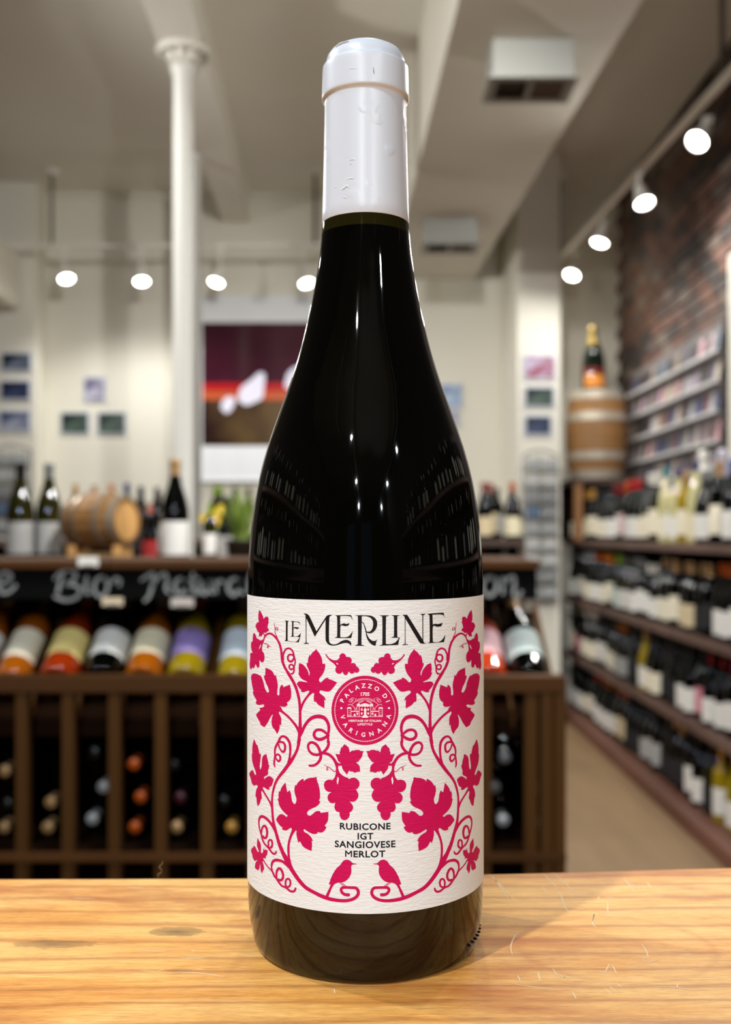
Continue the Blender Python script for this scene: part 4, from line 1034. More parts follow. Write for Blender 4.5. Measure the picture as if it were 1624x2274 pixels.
for kd in BK.values():   # one placeholder slot each, so that the object link takes the material
    for q in ('body', 'cap', 'lab', 'high'): kd[q].materials.append(CAPS['black'])

# ================================================================== DISPLAY RACK IN THE MIDDLE
M_RACK = mat('brown stained rack wood', (74, 45, 10), 0.65, spec=0.2, var=0.22, scale=7, stretch=(1, 1, 0.15), bump=0.15, bscale=30)
M_RACKH = mat('brown stained rack wood lying', (74, 45, 18), 0.7, spec=0.15, var=0.22, scale=7, stretch=(0.15, 1, 1), bump=0.15, bscale=30)
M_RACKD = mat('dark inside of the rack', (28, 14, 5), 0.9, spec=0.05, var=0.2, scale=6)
M_BOARD = mat('black chalkboard paint', (8, 8, 9), 0.9, spec=0.1)
M_CHALK = mat('white chalk', (150, 152, 150), 0.95)
rack = thing('display_rack', 'brown wooden rack with bottle bins, a tilted bottle display and chalkboard, behind the counter', 'display rack', (0, 2.0, 0))
YR = 2.0
def rbox(name, x0, x1, y0, y1, z0, z1, m, bev=0.0):
    o = box(name, x0, x1, y0, y1, z0, z1, m, None, bev)
    o.parent = rack; o.matrix_parent_inverse = Matrix.Translation((0, -YR, 0))
    return o
X0, X1 = -1.45, X_at(1258, 2.0)
zl = Z_at(1503, 2.0)
rbox('ledge', X0, X1, YR, YR + 0.05, zl - 0.032, zl, M_RACKH, 0.003)
post_px = [459 + 103.2 * k for k in range(-11, 8)]
for px in post_px:
    x = X_at(px, YR)
    if x < X0 + 0.03 or x > X1 - 0.06: continue
    rbox('post', x - 0.0115, x + 0.0115, YR + 0.004, YR + 0.03, 0.0, zl - 0.032, M_RACK)
rbox('post', X1 - 0.048, X1 - 0.026, YR + 0.002, YR + 0.03, 0.0, zl - 0.032, M_RACK)
rbox('post', X1 - 0.022, X1, YR + 0.002, YR + 0.03, 0.0, zl - 0.032, M_RACK)
zr = Z_at(1893, 2.0)
rbox('lower_rail', X0, X1 - 0.0, YR - 0.004, YR + 0.004 - 0.0005, zr - 0.017, zr, M_RACKH)
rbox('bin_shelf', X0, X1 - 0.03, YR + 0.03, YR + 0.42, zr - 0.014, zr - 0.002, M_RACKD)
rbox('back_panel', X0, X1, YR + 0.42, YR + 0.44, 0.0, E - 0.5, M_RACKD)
rbox('side_panel', X1 - 0.008, X1, YR + 0.031, YR + 0.42, 0.0, zl - 0.033, M_RACK)
SL = R(33.0)
def slope(y): return zl - 0.062 + (y - (YR + 0.122)) * math.tan(SL)
bm = bmesh.new()
ya, yb = YR + 0.055, YR + 0.37
vs_ = [bm.verts.new(p) for p in ((X0, ya, slope(ya) - 0.02), (X1, ya, slope(ya) - 0.02), (X1, yb, slope(yb) - 0.02), (X0, yb, slope(yb) - 0.02), (X0, ya, slope(ya)), (X1, ya, slope(ya)), (X1, yb, slope(yb)), (X0, yb, slope(yb)))]
for q in ((3, 2, 1, 0), (4, 5, 6, 7), (0, 1, 5, 4), (1, 2, 6, 5), (2, 3, 7, 6), (3, 0, 4, 7)): bm.faces.new([vs_[i] for i in q])
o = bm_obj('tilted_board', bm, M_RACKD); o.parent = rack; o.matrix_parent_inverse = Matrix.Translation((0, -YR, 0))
ysl = YR + 0.06
bot_px = [-190, -92, 6, 112, 212, 306, 402, 512, 1092, 1186, 610, 708, 806, 904, 1000]
for px in [-142, -44, 58, 162, 260, 355, 456, 561, 659, 757, 855, 952, 1045, 1139, 1240]:
    x = X_at(px, ysl)
    bm = bmesh.new()
    w = {456: 0.011, 1139: 0.003}.get(px, 0.006)
    for (a, b_) in ((x - w, x + w),):
        q = [bm.verts.new(p) for p in ((a, ya, slope(ya)), (b_, ya, slope(ya)), (b_, yb - 0.02, slope(yb - 0.02)), (a, yb - 0.02, slope(yb - 0.02)), (a, ya, slope(ya) + 0.02), (b_, ya, slope(ya) + 0.02), (b_, yb - 0.02, slope(yb - 0.02) + 0.03), (a, yb - 0.02, slope(yb - 0.02) + 0.03))]
        for f in ((3, 2, 1, 0), (4, 5, 6, 7), (0, 1, 5, 4), (1, 2, 6, 5), (2, 3, 7, 6), (3, 0, 4, 7)): bm.faces.new([q[i] for i in f])
    o = bm_obj('divider', bm, M_RACK); o.parent = rack; o.matrix_parent_inverse = Matrix.Translation((0, -YR, 0))
# chalkboard and top slab
yc = YR + 0.10
zc0, zc1 = Z_at(1330, yc), Z_at(1263, yc)
board = rbox('chalkboard', X0, X_at(1193, yc), yc, yc + 0.012, zc0, zc1, M_BOARD)
xs1 = X_at(1197, yc)
for (x0, x1) in [(X0 + k * 0.31, min(X0 + (k + 1) * 0.31 - 0.002, xs1)) for k in range(6)]:
    if x0 < xs1: rbox('top_plank', x0, x1, yc - 0.012, yc + 0.37, zc1, Z_at(1245, yc - 0.012), M_RACKH, 0.002)
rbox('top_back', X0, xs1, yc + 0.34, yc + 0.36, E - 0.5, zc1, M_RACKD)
CHALK = ['-8,1302,9 12,1293,9 25,1281,9 14,1271,9 0,1278,9 -6,1300,9 5,1316,10 22,1313,9 36,1298,8',
 '141,1272,9 133,1295,10 128,1318,10', '120,1287,8 135,1271,9 155,1266,9 169,1276,9 160,1291,9 143,1297,9 165,1299,9 179,1312,9 168,1328,10 145,1333,10 120,1324,9',
 '193,1279,9 190,1300,9 192,1317,9 202,1315,7', '226,1279,8 212,1291,9 209,1311,9 222,1325,9 236,1315,9 239,1296,9 228,1281,8 242,1291,8 251,1295,7', '250,1294,7 257,1284,8 267,1290,8 264,1302,7',
 '312,1290,6 326,1280,8 340,1274,9 338,1300,9 331,1324,9 320,1336,8', '338,1302,8 352,1281,9 367,1274,9 371,1290,9 369,1309,9 378,1318,8',
 '404,1284,8 391,1291,9 388,1308,9 398,1319,9 408,1308,9 411,1287,8 409,1309,8 418,1318,7', '429,1270,8 428,1298,9 435,1318,9 443,1313,7', '416,1287,6 443,1284,6', '447,1290,8 447,1310,9 455,1319,9 463,1309,8 465,1289,8 467,1312,8 474,1317,7', '478,1289,8 480,1317,8', '479,1302,7 489,1290,8 498,1294,8',
 '526,1284,9 511,1291,10 507,1308,10 518,1321,10 531,1309,10 534,1287,9 533,1310,9 543,1319,8', '560,1266,9 553,1290,9 555,1313,9 566,1318,8',
 '1086,1281,9 1073,1294,10 1074,1313,10 1088,1323,10 1101,1312,10 1104,1294,10 1091,1281,9 1106,1288,8', '1118,1281,9 1117,1320,9', '1117,1302,8 1129,1285,9 1141,1281,9 1143,1300,9 1141,1318,9 1150,1326,9 1160,1312,8']
bm = bmesh.new()
for ti, t_ in enumerate(CHALK):
    c = catmull([tuple(float(q) for q in tok.split(',')) for tok in t_.split()], 6)
    LR = []
    for i, (x, y, w) in enumerate(c):
        x0, y0, _ = c[max(i - 1, 0)]; x1, y1, _ = c[min(i + 1, len(c) - 1)]
        dx, dy = x1 - x0, y1 - y0; l = math.hypot(dx, dy) or 1
        w *= 0.78
        LR.append(((x - dy / l * w / 2, y + dx / l * w / 2), (x + dy / l * w / 2, y - dx / l * w / 2)))
    V = [[bm.verts.new(P(px, py, yc - 0.0012) - Vector((0, YR, 0))) for px, py in pr] for pr in LR]
    for i in range(len(V) - 1): bm.faces.new((V[i][0], V[i + 1][0], V[i + 1][1], V[i][1]))
    if True:
        o = bm_obj('chalk_stroke', bm, M_CHALK); o.parent = rack; bm = bmesh.new()
bm.free()
# tilted bottles
TILT = [('cream', 'yellow', 'gold'), ('white', 'amber', 'white'), ('ivory', 'amber', 'grey'), ('yellow', 'orange', 'orange'), ('white', 'dark', 'silver'), ('cream', 'amber', 'white'), ('lavender', 'yellow', 'orange'), ('sky', 'yellow', 'white'), ('pink', 'rose', 'tan'), ('mint', 'dark', 'tan'), ('white', 'green', 'black'), ('ivory', 'dark', 'gold'), ('cream', 'pale', 'white'), ('beige', 'dark', 'red'), ('grey', 'dark', 'black')]
NAMES = {'amber': 'amber', 'orange': 'orange-red', 'yellow': 'golden', 'dark': 'dark', 'rose': 'salmon', 'green': 'olive green', 'pale': 'pale yellow'}
for px, (lab, gl, cp) in zip(bot_px, TILT):
    kind = 'bordeaux' if lab in ('ivory', 'sky') else 'burgundy'
    r = BK[kind]['r']
    yb_ = YR + 0.102
    zb_ = slope(yb_) + (r + 0.0015) / math.cos(SL)
    extra = 'outside the picture' if px < -20 else 'on the rack front' if px < 560 or px > 1050 else 'on the rack, hidden behind the big bottle'
    bottle_at((X_at(px, ysl), yb_, zb_), kind, gl, cp, lab, '%s wine bottle with %s label tilted %s%s' % (NAMES[gl], lab, extra, {-190: ', farthest left', 6: ' at the left edge', 306: ' beside the lavender one'}.get(px, '')), 'tilted bottles on the rack front', rot=(-(R(90) - SL), 0, R(random.uniform(-1.5, 1.5))), scale=0.93, lab_me=BK[kind]['high'])
# bottles lying in the bins, necks towards us
BINS = [(297, 1697, 'rust'), (312, 1770, 'rust'), (300, 1841, 'rust'), (229, 1748, 'silver'), (205, 1819, 'silver'), (112, 1782, 'tan'), (106, 1851, 'tan'), (10, 1712, 'tan'), (14, 1786, 'black'), (8, 1856, 'tan'), (208, 1672, 'black'), (400, 1772, 'plum'), (392, 1846, 'tan'), (385, 1700, 'black'), (497, 1780, 'black'), (515, 1856, 'gold'),
        (1122, 1682, 'grey'), (1098, 1748, 'grey'), (1118, 1822, 'silver'), (1066, 1858, 'tan'), (1192, 1752, 'tan'), (1188, 1826, 'beige'), (1190, 1680, 'black')]
CAPS['beige'] = mat('beige capsule foil', (206, 190, 160), 0.4)
for i, (px, py, cp) in enumerate(BINS):
    p = P(px, py, YR + 0.06)
    s_ = 0.74
    nth = ORD[sum(1 for q in BINS[:i] if abs(q[0] - px) < 45)]
    col = sum(1 for q in sorted({round((b_[0] - 40) / 103.2) for b_ in BINS}) if q < round((px - 40) / 103.2))
    bottle_at((p.x, YR + 0.06 + 0.297 * s_, max(p.z, zr + 0.031)), 'bordeaux', 'dark', cp, None, 'bottle lying neck forward, %s capsule, number %s down in the %s bin from left' % (cp, nth, ORD[col]), 'bottles lying in the rack bins', rot=(R(90), 0, 0), scale=s_)
# price cards
M_CARD = mat('white card', (240, 236, 226), 0.7)
for (px, py, w, h, d, c, lab) in ((196, 1247, 46, 22, yc - 0.03, M_CARD, 'small white price card on the rack top before the little barrel'), (250, 1336, 46, 18, yc - 0.012, mat('cream card', (228, 208, 176), 0.7), 'cream price card under the chalkboard, left of the white one'), (405, 1338, 50, 20, yc - 0.012, mat('grey card', (206, 196, 186), 0.7), 'pale price card under the chalkboard above the lavender label')):
    t = thing('price_card', lab, 'price card', P(px, py + h / 2, d), group='price cards on the rack')
    ww, hh = w / F * d, h / F * d
    bm = bmesh.new()
    add_box(bm, -ww / 2, ww / 2, -0.001, 0.001, 0, hh, 0.0004)
    bm_obj('card', bm, c, t)
    bm = bmesh.new()
    add_box(bm, -ww * 0.3, ww * 0.3, -0.004, 0.012, -0.002, 0.003)
    bm_obj('clip', bm, M_DARKMETAL, t)

# ================================================================== BACK COUNTER BEHIND THE RACK
ZB = E - 0.085
t = thing('back_counter', 'low wooden counter behind the display rack carrying bottles and a small barrel', 'counter', (0, 2.85, 0))
def pbox(par, off, name, x0, x1, y0, y1, z0, z1, m, bev=0.0):
    o = box(name, x0, x1, y0, y1, z0, z1, m, None, bev); o.parent = par; o.matrix_parent_inverse = Matrix.Translation(-Vector(off)); return o
pbox(t, (0, 2.85, 0), 'top_board', -1.6, 0.36, 2.75, 3.6, ZB - 0.03, ZB, M_RACKH, 0.003)
pbox(t, (0, 2.85, 0), 'body', -1.57, 0.33, 2.78, 3.57, 0, ZB - 0.03, M_RACKD)
pbox(t, (0, 2.85, 0), 'plinth', -1.58, 0.34, 2.77, 3.58, 0, 0.08, M_RACK)
bottle_at((X_at(46, 3.2), 3.2, ZB), 'burgundy', 'green', 'black', 'grey', 'olive green bottle with grey label on back counter, nearer the left edge', 'pair of green bottles', scale=1.02)
bottle_at((X_at(109, 3.24), 3.24, ZB), 'burgundy', 'green', 'grey', 'grey', 'olive green bottle with grey label and tall grey capsule beside the little barrel', 'pair of green bottles', scale=1.02)
bottle_at((X_at(389, 3.05), 3.05, ZB), 'burgundy', 'dark', 'tan', 'white', 'dark bottle with tan capsule and white label before the white column', None, scale=1.02)
bottle_at((X_at(333, 2.95), 2.95, ZB), 'burgundy', 'dark', 'pink', 'red', 'small dark bottle with pink capsule and red label right of the little barrel', None, scale=0.56)
bottle_at((X_at(352, 3.3), 3.3, ZB), 'bordeaux', 'dark', 'black', 'grey', 'dark bottle with grey label half hidden behind the tan-capped bottle', None, scale=0.72)
bottle_at((X_at(312, 3.45), 3.45, ZB), 'bordeaux', 'dark', 'black', 'black', 'short black bottle peeping out behind the barrel', None, scale=0.72)
bottle_at((X_at(466, 3.25), 3.25, ZB), 'bordeaux', 'green', 'green', 'white', 'short green bottle with white label beside the column', None, scale=0.6)
bottle_at((X_at(505, 3.15), 3.15, ZB), 'burgundy', 'dark', 'black', 'white', 'short dark bottle with pale label beside the grassy plant', None, scale=0.66)
# the little barrel on its cradle
M_OAK = mat('honey oak staves', (150, 108, 62), 0.55, var=0.2, scale=5, stretch=(1, 1, 6))
M_OAKEND = mat('pale oak barrel head', (206, 156, 92), 0.6, var=0.12, scale=8)
M_HOOP = mat('dull zinc hoop', (150, 138, 120), 0.45, metal=0.5)
M_HOOPL = mat('bright zinc hoop', (196, 186, 168), 0.4, metal=0.4)
def barrel(name, label, loc, rot, r_end, r_mid, length, hoops, staves, group=None, hm=M_HOOP):
    t = thing(name, label, 'barrel', loc, rot, group)
    def rad(u): return r_end + (r_mid - r_end) * (1 - (2 * u - 1) ** 2)
    for k in range(staves):
        a0, a1 = 2 * math.pi * (k + 0.03) / staves, 2 * math.pi * (k + 0.97) / staves
        bm = bmesh.new(); rows = []
        for j in range(9):
            u = j / 8
            r = rad(u); z = -length / 2 + length * u
            rows.append([bm.verts.new((rr * math.sin(a), -rr * math.cos(a), z)) for rr in (r, r - 0.06 * r_mid) for a in (a0, a1)])
        for j in range(8):
            A_, B_ = rows[j], rows[j + 1]
            for q in ((0, 1), (3, 2), (1, 3), (2, 0)): bm.faces.new((A_[q[0]], A_[q[1]], B_[q[1]], B_[q[0]]))
        bm.faces.new((rows[0][0], rows[0][2], rows[0][3], rows[0][1])); bm.faces.new((rows[-1][0], rows[-1][1], rows[-1][3], rows[-1][2]))
        bm_obj('stave', bm, M_OAK, t)
    for u0, u1 in hoops:
        pr = [(rad(u0) + 0.001, -length / 2 + length * u0), (rad(u0) + 0.004, -length / 2 + length * u0), (rad(u1) + 0.004, -length / 2 + length * u1), (rad(u1) + 0.001, -length / 2 + length * u1)]
        link_mesh('hoop', lathe_mesh('hoop', pr, 28, smooth=False), hm, t)
    for s in (-1, 1):
        z = s * (length / 2 - 0.07 * r_mid)
        link_mesh('head', lathe_mesh('head', [(0, z), (r_end - 0.055 * r_mid, z), (r_end - 0.055 * r_mid, z - s * 0.01), (0, z - s * 0.01)], 28, smooth=False), M_OAKEND, t)
    return t
bx = X_at(222, 3.12)
barrel('small_barrel', 'little oak barrel lying on a wooden cradle on the back counter', (bx, 3.12, ZB + 0.125), (R(90), 0, R(68)), 0.066, 0.084, 0.20, [(0.02, 0.12), (0.27, 0.34), (0.66, 0.73), (0.88, 0.98)], 16)
t = thing('barrel_cradle', 'pale wooden cradle under the little oak barrel', 'cradle', (bx, 3.12, ZB))
for (dx, dy) in ((0.075, -0.03), (-0.075, 0.03)):
    for s in (-1, 1):
        bm = bmesh.new()
        add_box(bm, dx - 0.012, dx + 0.012, dy + s * 0.055 - 0.018, dy + s * 0.055 + 0.018, 0, 0.050, 0.002)
        bm_obj('foot', bm, M_OAKEND, t)
    box('cross_bar', dx - 0.011, dx + 0.011, dy - 0.036, dy + 0.036, 0.008, 0.030, M_OAKEND, t)
box('long_bar', -0.064, 0.064, -0.012, 0.012, 0.010, 0.028, M_OAKEND, t)
# plants
M_LEAF = mat('fresh green blades', (128, 152, 60), 0.6, var=0.3, scale=30)
M_LEAF2 = mat('darker green leaves', (86, 112, 44), 0.6, var=0.3, scale=30)
M_POT = mat('dark pot', (52, 46, 40), 0.6)
M_PETAL = mat('yellow petals', (232, 200, 60), 0.6)
px_, d_ = 536, 3.05
t = thing('grass_plant', 'bushy bright green grass plant partly hidden by the big bottle', 'plant', (X_at(px_, d_), d_, ZB))
link_mesh('pot', lathe_mesh('pot', [(0, 0), (0.036, 0), (0.045, 0.06), (0.048, 0.062), (0.048, 0.068), (0.042, 0.068), (0.040, 0.056), (0, 0.056)], 24), M_POT, t)
bm = bmesh.new()
rnd = random.Random(3)
for k in range(240):
    a = rnd.uniform(0, 2 * math.pi); lean = rnd.uniform(0.01, 0.10); hgt = rnd.uniform(0.09, 0.215)
    b0 = Vector((0.025 * math.cos(a) * rnd.random(), 0.025 * math.sin(a) * rnd.random(), 0.056))
    side = Vector((-math.sin(a), math.cos(a), 0)) * rnd.uniform(0.0012, 0.0028)
    pr = None
    for j in range(5):
        u = j / 4
        p = b0 + Vector((math.cos(a) * lean * u ** 1.8, math.sin(a) * lean * u ** 1.8, hgt * u * (1 - 0.18 * u)))
        w = side * (1 - 0.9 * u)
        cur = (bm.verts.new(p - w), bm.verts.new(p + w))
        if pr: bm.faces.new((pr[0], pr[1], cur[1], cur[0]))
        pr = cur
tag(bm_obj('blades', bm, M_LEAF, t), kind='stuff')
t = thing('flower_vase', 'small vase of yellow flowers behind the column', 'flowers', (X_at(486, 3.4), 3.4, ZB))
link_mesh('vase', lathe_mesh('vase', [(0, 0), (0.024, 0), (0.032, 0.03), (0.026, 0.07), (0.018, 0.085), (0.021, 0.092), (0.017, 0.092), (0.014, 0.085), (0, 0.08)], 20), mat('grey glass vase', (120, 128, 118), 0.1, ior=1.45), t)
rnd = random.Random(5)
for (dx, dz) in ((-0.02, 0.150), (0.012, 0.165), (0.035, 0.142), (-0.045, 0.135), (0.0, 0.128)):
    bm = bmesh.new()
    add_tube(bm, [(0, 0, 0.08), (dx * 0.5, 0, 0.1), (dx, -0.005, dz)], 0.0014, 6)
    for s in (-1, 1):
        add_box(bm, dx * 0.6 - 0.006, dx * 0.6 + 0.006, s * 0.004 - 0.0006, s * 0.004 + 0.0006, 0.09, 0.112)
    st = bm_obj('flower_stem', bm, M_LEAF2, t)
    bm = bmesh.new()
    c = Vector((dx, -0.006, dz))
    for k in range(12):
        a = 2 * math.pi * k / 12
        u = Vector((math.cos(a), -0.25, math.sin(a))); v = Vector((-math.sin(a), 0, math.cos(a)))
        q = [bm.verts.new(c + u * 0.004 - v * 0.002), bm.verts.new(c + u * 0.012 - v * 0.004), bm.verts.new(c + u * 0.019), bm.verts.new(c + u * 0.012 + v * 0.004), bm.verts.new(c + u * 0.004 + v * 0.002)]
        bm.faces.new(q)
    bmesh.ops.create_icosphere(bm, subdivisions=2, radius=0.0055, matrix=Matrix.Translation(c) @ Matrix.Scale(0.5, 4, (0, 1, 0)))
    bm_obj('petals', bm, M_PETAL, st)

# ================================================================== FAR SHELF UNIT BEFORE THE BACK WALL
FY = 5.0
ZF = E - 0.030
t = thing('low_shelf_unit', 'long low dark wooden shelf unit near the back wall', 'shelf unit', (0, FY, 0))
off = (0, FY, 0)
fx0, fx1 = -1.9, X_at(1166, FY)
M_WALNUT = mat('dark walnut', (72, 52, 42), 0.6, var=0.2, scale=6, stretch=(0.2, 1, 1))
pbox(t, off, 'top_board', fx0, fx1, FY - 0.02, FY + 0.4, ZF - 0.028, ZF, M_WALNUT)
for z in (0.08, 0.45, 0.80):
    pbox(t, off, 'shelf', fx0 + 0.03, fx1 - 0.03, FY, FY + 0.37, z, z + 0.025, M_WALNUT)
for x in (fx0, -0.95, -0.1, fx1 - 0.03):
    pbox(t, off, 'upright', x, x + 0.03, FY, FY + 0.37, 0, ZF - 0.028, M_WALNUT)
pbox(t, off, 'back_panel', fx0, fx1, FY + 0.37, FY + 0.39, 0, ZF - 0.028, M_RACKD)
FARB = [(255, 'dark', 'gold', 'black', .24), (232, 'dark', 'orange', 'black', .28), (278, 'dark', 'navy', 'black', .28), (300, 'dark', 'blue', 'black', .26), (318, 'dark', 'black', 'black', .26), (345, 'dark', 'black', 'grey', .26),
        (470, 'green', 'green', 'white', .27), (492, 'dark', 'green', 'white', .26), (520, 'dark', 'black', 'white', .26), (545, 'dark', 'plum', 'white', .26),
        (1072, 'dark', 'crimson', 'beige', .28), (1092, 'dark', 'crimson', 'beige', .28), (1112, 'dark', 'black', 'grey', .26), (1134, 'dark', 'rust', 'cream', .28), (1153, 'dark', 'black', 'cream', .2), (175, 'dark', 'gold', 'white', .27), (205, 'dark', 'tan', 'grey', .27)]
for i, (px, gl, cp, lb, hgt) in enumerate(sorted(FARB)):
    bottle_at((X_at(px, FY + 0.12), FY + 0.06 + 0.1 * (i % 3), ZF), 'bordeaux' if i % 3 else 'burgundy', gl, cp, lb, 'far %s-capped bottle with %s label, %s from left on low shelf unit' % (cp, lb, ORD[i]), 'bottles on the low shelf unit', scale=hgt / 0.297)
for i, px in enumerate((1072, 1096, 1120)):
    bottle_at((X_at(px, FY + 0.1), FY + 0.08 + 0.1 * (i % 2), 0.826), 'bordeaux', 'dark', ('plum', 'black', 'grey', 'black')[i], ('grey', 'black', 'grey', 'black')[i], 'dim bottle inside the low shelf unit, %s right of the big bottle' % ORD[i], 'bottles inside the low shelf unit', scale=0.86)

# ================================================================== WALL SHELVING ON THE RIGHT
XS = 1.285
M_SHELF = mat('worn grey-brown shelf wood', (110, 84, 74), 0.6, var=0.3, scale=7, stretch=(1, 0.3, 1), bump=0.2, bscale=25)
M_SHELFD = mat('near-black shelf back', (22, 18, 16), 0.9)  # one near-black colour for shelf backs and uprights
M_BASE = mat('red-brown base board', (124, 82, 66), 0.6, var=0.2, scale=6, stretch=(1, 0.2, 1))
t = thing('wall_shelving', 'long dark wooden wall shelving full of wine bottles on the right', 'shelving', (XS, 4.8, 0))
off = (XS, 4.8, 0)
y0s, y1s = 2.4, 6.72
SZ = [E - 0.04, E - 0.402, E - 0.748, 0.062]
names = ['top', 'second', 'third', 'bottom']
for i, z in enumerate(SZ):
    th = 0.034 if i < 3 else 0.062
    for k in range(4):
        ya_, yb_ = y0s + (y1s - y0s) * k / 4, y0s + (y1s - y0s) * (k + 1) / 4 - 0.003
        pbox(t, off, 'shelf_board', XS - (0.05 if i == 3 else 0), XR - 0.035, ya_, yb_, z - th, z, M_BASE if i == 3 else M_SHELF, 0.002)
for y in (y0s, y0s + (y1s - y0s) / 2, y1s - 0.03):
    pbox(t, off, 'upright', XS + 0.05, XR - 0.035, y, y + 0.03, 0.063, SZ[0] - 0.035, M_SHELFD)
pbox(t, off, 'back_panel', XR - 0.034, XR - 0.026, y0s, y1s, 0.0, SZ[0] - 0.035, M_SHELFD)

def pick(px, table):
    for lim, v in table:
        if px < lim: return v
    return table[-1][1]
# capsule, glass, label, height by where along the row the wine stands
ROW = [
 [(1272, ('white', 'dark', 'ivory', .9)), (1284, ('rust', 'dark', 'ivory', .97)), (1302, ('orange', 'dark', 'white', .98)), (1330, ('gold', 'dark', 'cream', 1.0)), (1352, ('black', 'dark', 'ivory', 1.0)), (1366, ('black', 'dark', 'white', 1.0)), (1386, ('crimson', 'dark', 'white', 1.0)), (1404, ('rust', 'dark', 'pink', 1.02)), (1428, ('red', 'dark', 'white', 1.03)), (1444, ('black', 'dark', 'ivory', .98)), (1462, ('white', 'green', 'ivory', 1.08)), (1490, ('teal', 'pale', 'ivory', 1.0)), (1508, ('navy', 'pale', 'white', .95)), (1532, ('tan', 'yellow', 'ivory', 1.0)), (1556, ('navy', 'pale', 'cream', 1.0)), (1592, ('grey', 'dark', 'white', .98)), (1620, ('tan', 'dark', 'ivory', 1.05)), (1660, ('blue', 'dark', 'white', 1.05)), (9999, ('black', 'dark', 'white', 1.0))],
 [(1296, ('grey', 'dark', 'white', 1.0)), (1326, ('silver', 'dark', 'ivory', 1.0)), (1346, ('rust', 'dark', 'white', 1.0)), (1366, ('orange', 'dark', 'ivory', 1.0)), (1386, ('green', 'dark', 'mint', 1.0)), (1410, ('grey', 'green', 'white', 1.0)), (1440, ('grey', 'dark', 'white', .98)), (1462, ('white', 'dark', 'white', .9)), (1510, ('tan', 'dark', 'ivory', 1.0)), (1545, ('tan', 'dark', 'beige', .98)), (1582, ('tan', 'dark', 'black', .98)), (1600, ('orange', 'dark', 'gold', .98)), (1640, ('rust', 'dark', 'white', 1.0)), (9999, ('black', 'dark', 'white', 1.0))],
 [(1280, ('grey', 'dark', 'cream', 1.0)), (1304, ('white', 'dark', 'rose', 1.0)), (1330, ('white', 'dark', 'ivory', 1.0)), (1350, ('black', 'dark', 'white', 1.0)), (1380, ('black', 'dark', 'ivory', .98)), (1405, ('orange', 'dark', 'grey', .98)), (1425, ('black', 'dark', 'black', 1.0)), (1447, ('tan', 'yellow', 'white', 1.0)), (1468, ('black', 'dark', 'ivory', 1.0)), (1505, ('black', 'dark', 'black', 1.0)), (1540, ('black', 'dark', 'white', 1.0)), (1562, ('black', 'dark', 'rose', 1.0)), (1580, ('crimson', 'dark', 'ivory', .98)), (1630, ('crimson', 'dark', 'white', .98)), (9999, ('black', 'dark', 'black', 1.0))],
 [(1300, ('black', 'dark', 'white', 1.0)), (1320, ('black', 'dark', 'ivory', .98)), (1345, ('red', 'dark', 'white', 1.0)), (1372, ('orange', 'dark', 'white', .98)), (1400, ('pink', 'dark', 'beige', .98)), (1430, ('black', 'dark', 'black', 1.0)), (1480, ('black', 'dark', 'grey', .98)), (1530, ('tan', 'dark', 'black', 1.0)), (1570, ('black', 'dark', 'white', 1.0)), (1600, ('black', 'green', 'black', 1.0)), (1640, ('gold', 'yellow', 'white', .98)), (9999, ('black', 'dark', 'white', 1.0))],
]
LABN = dict(white='white', ivory='ivory', cream='cream', pink='pink', mint='mint', beige='beige', black='black', gold='golden', grey='grey', rose='rosy')
rnd = random.Random(11)
for i, z in enumerate(SZ):
    y = 6.62; n = 0
    while y > 3.15:
        xx = XS + 0.062
        px = 812 + F * xx / y
        cp, gl, lb, hh = pick(px, ROW[i])
        kind = 'burgundy' if (int(px / 23) + i) % 3 else 'bordeaux'
        if gl in ('pale', 'yellow') and i == 0: kind = 'flute' if int(px / 19) % 2 else 'bordeaux'
        sc_ = hh * 0.97 if i else hh
        bottle_at((xx + rnd.uniform(-0.006, 0.012), y, z), kind, gl, cp, lb, '%s bottle, %s label, %s capsule, %s from the far end, %s wall shelf' % (NAMES[gl], LABN[lb], cp, ORD[n], names[i]), 'bottles on the %s wall shelf' % names[i], rot=(0, 0, R(-90 + 42 + rnd.uniform(-10, 10))), scale=sc_)
        y -= 0.108 if i < 2 else 0.118
        n += 1
# second line of bottles on the top shelf, half hidden
y = 6.2; n = 0
while y > 3.4:
    if 4.1 < y < 4.6:
        y -= 0.115; continue
    px = 812 + F * (XS + 0.17) / y
    cp = pick(px, [(1330, 'rust'), (1350, 'plum'), (1400, 'black'), (1440, 'crimson'), (1480, 'white'), (1520, 'tan'), (1570, 'lavender'), (9999, 'silver')])
    bottle_at((XS + 0.17, y, SZ[0]), 'bordeaux', 'dark', cp, 'white', 'back-line bottle with %s capsule, %s from the far end, top wall shelf' % (cp, ORD[n]), 'back line of bottles on the top wall shelf', rot=(0, 0, R(-55)), scale=1.0 if n % 2 else 1.05)
    y -= 0.115; n += 1
# tall bottles at the near end of the top shelf
for (px, y, sc_, cp, lab) in ((1562, 4.46, 1.22, 'white', 'tall magnum with a long white capsule on the top wall shelf'), (1606, 4.22, 1.18, 'lavender', 'tall magnum with a pale lavender capsule at the near end of the top shelf')):
    bottle_at((X_at(px, y), y, SZ[0]), 'sparkling', 'dark', cp, 'white', lab, 'magnums on the top wall shelf', rot=(0, 0, R(-50)), scale=sc_)

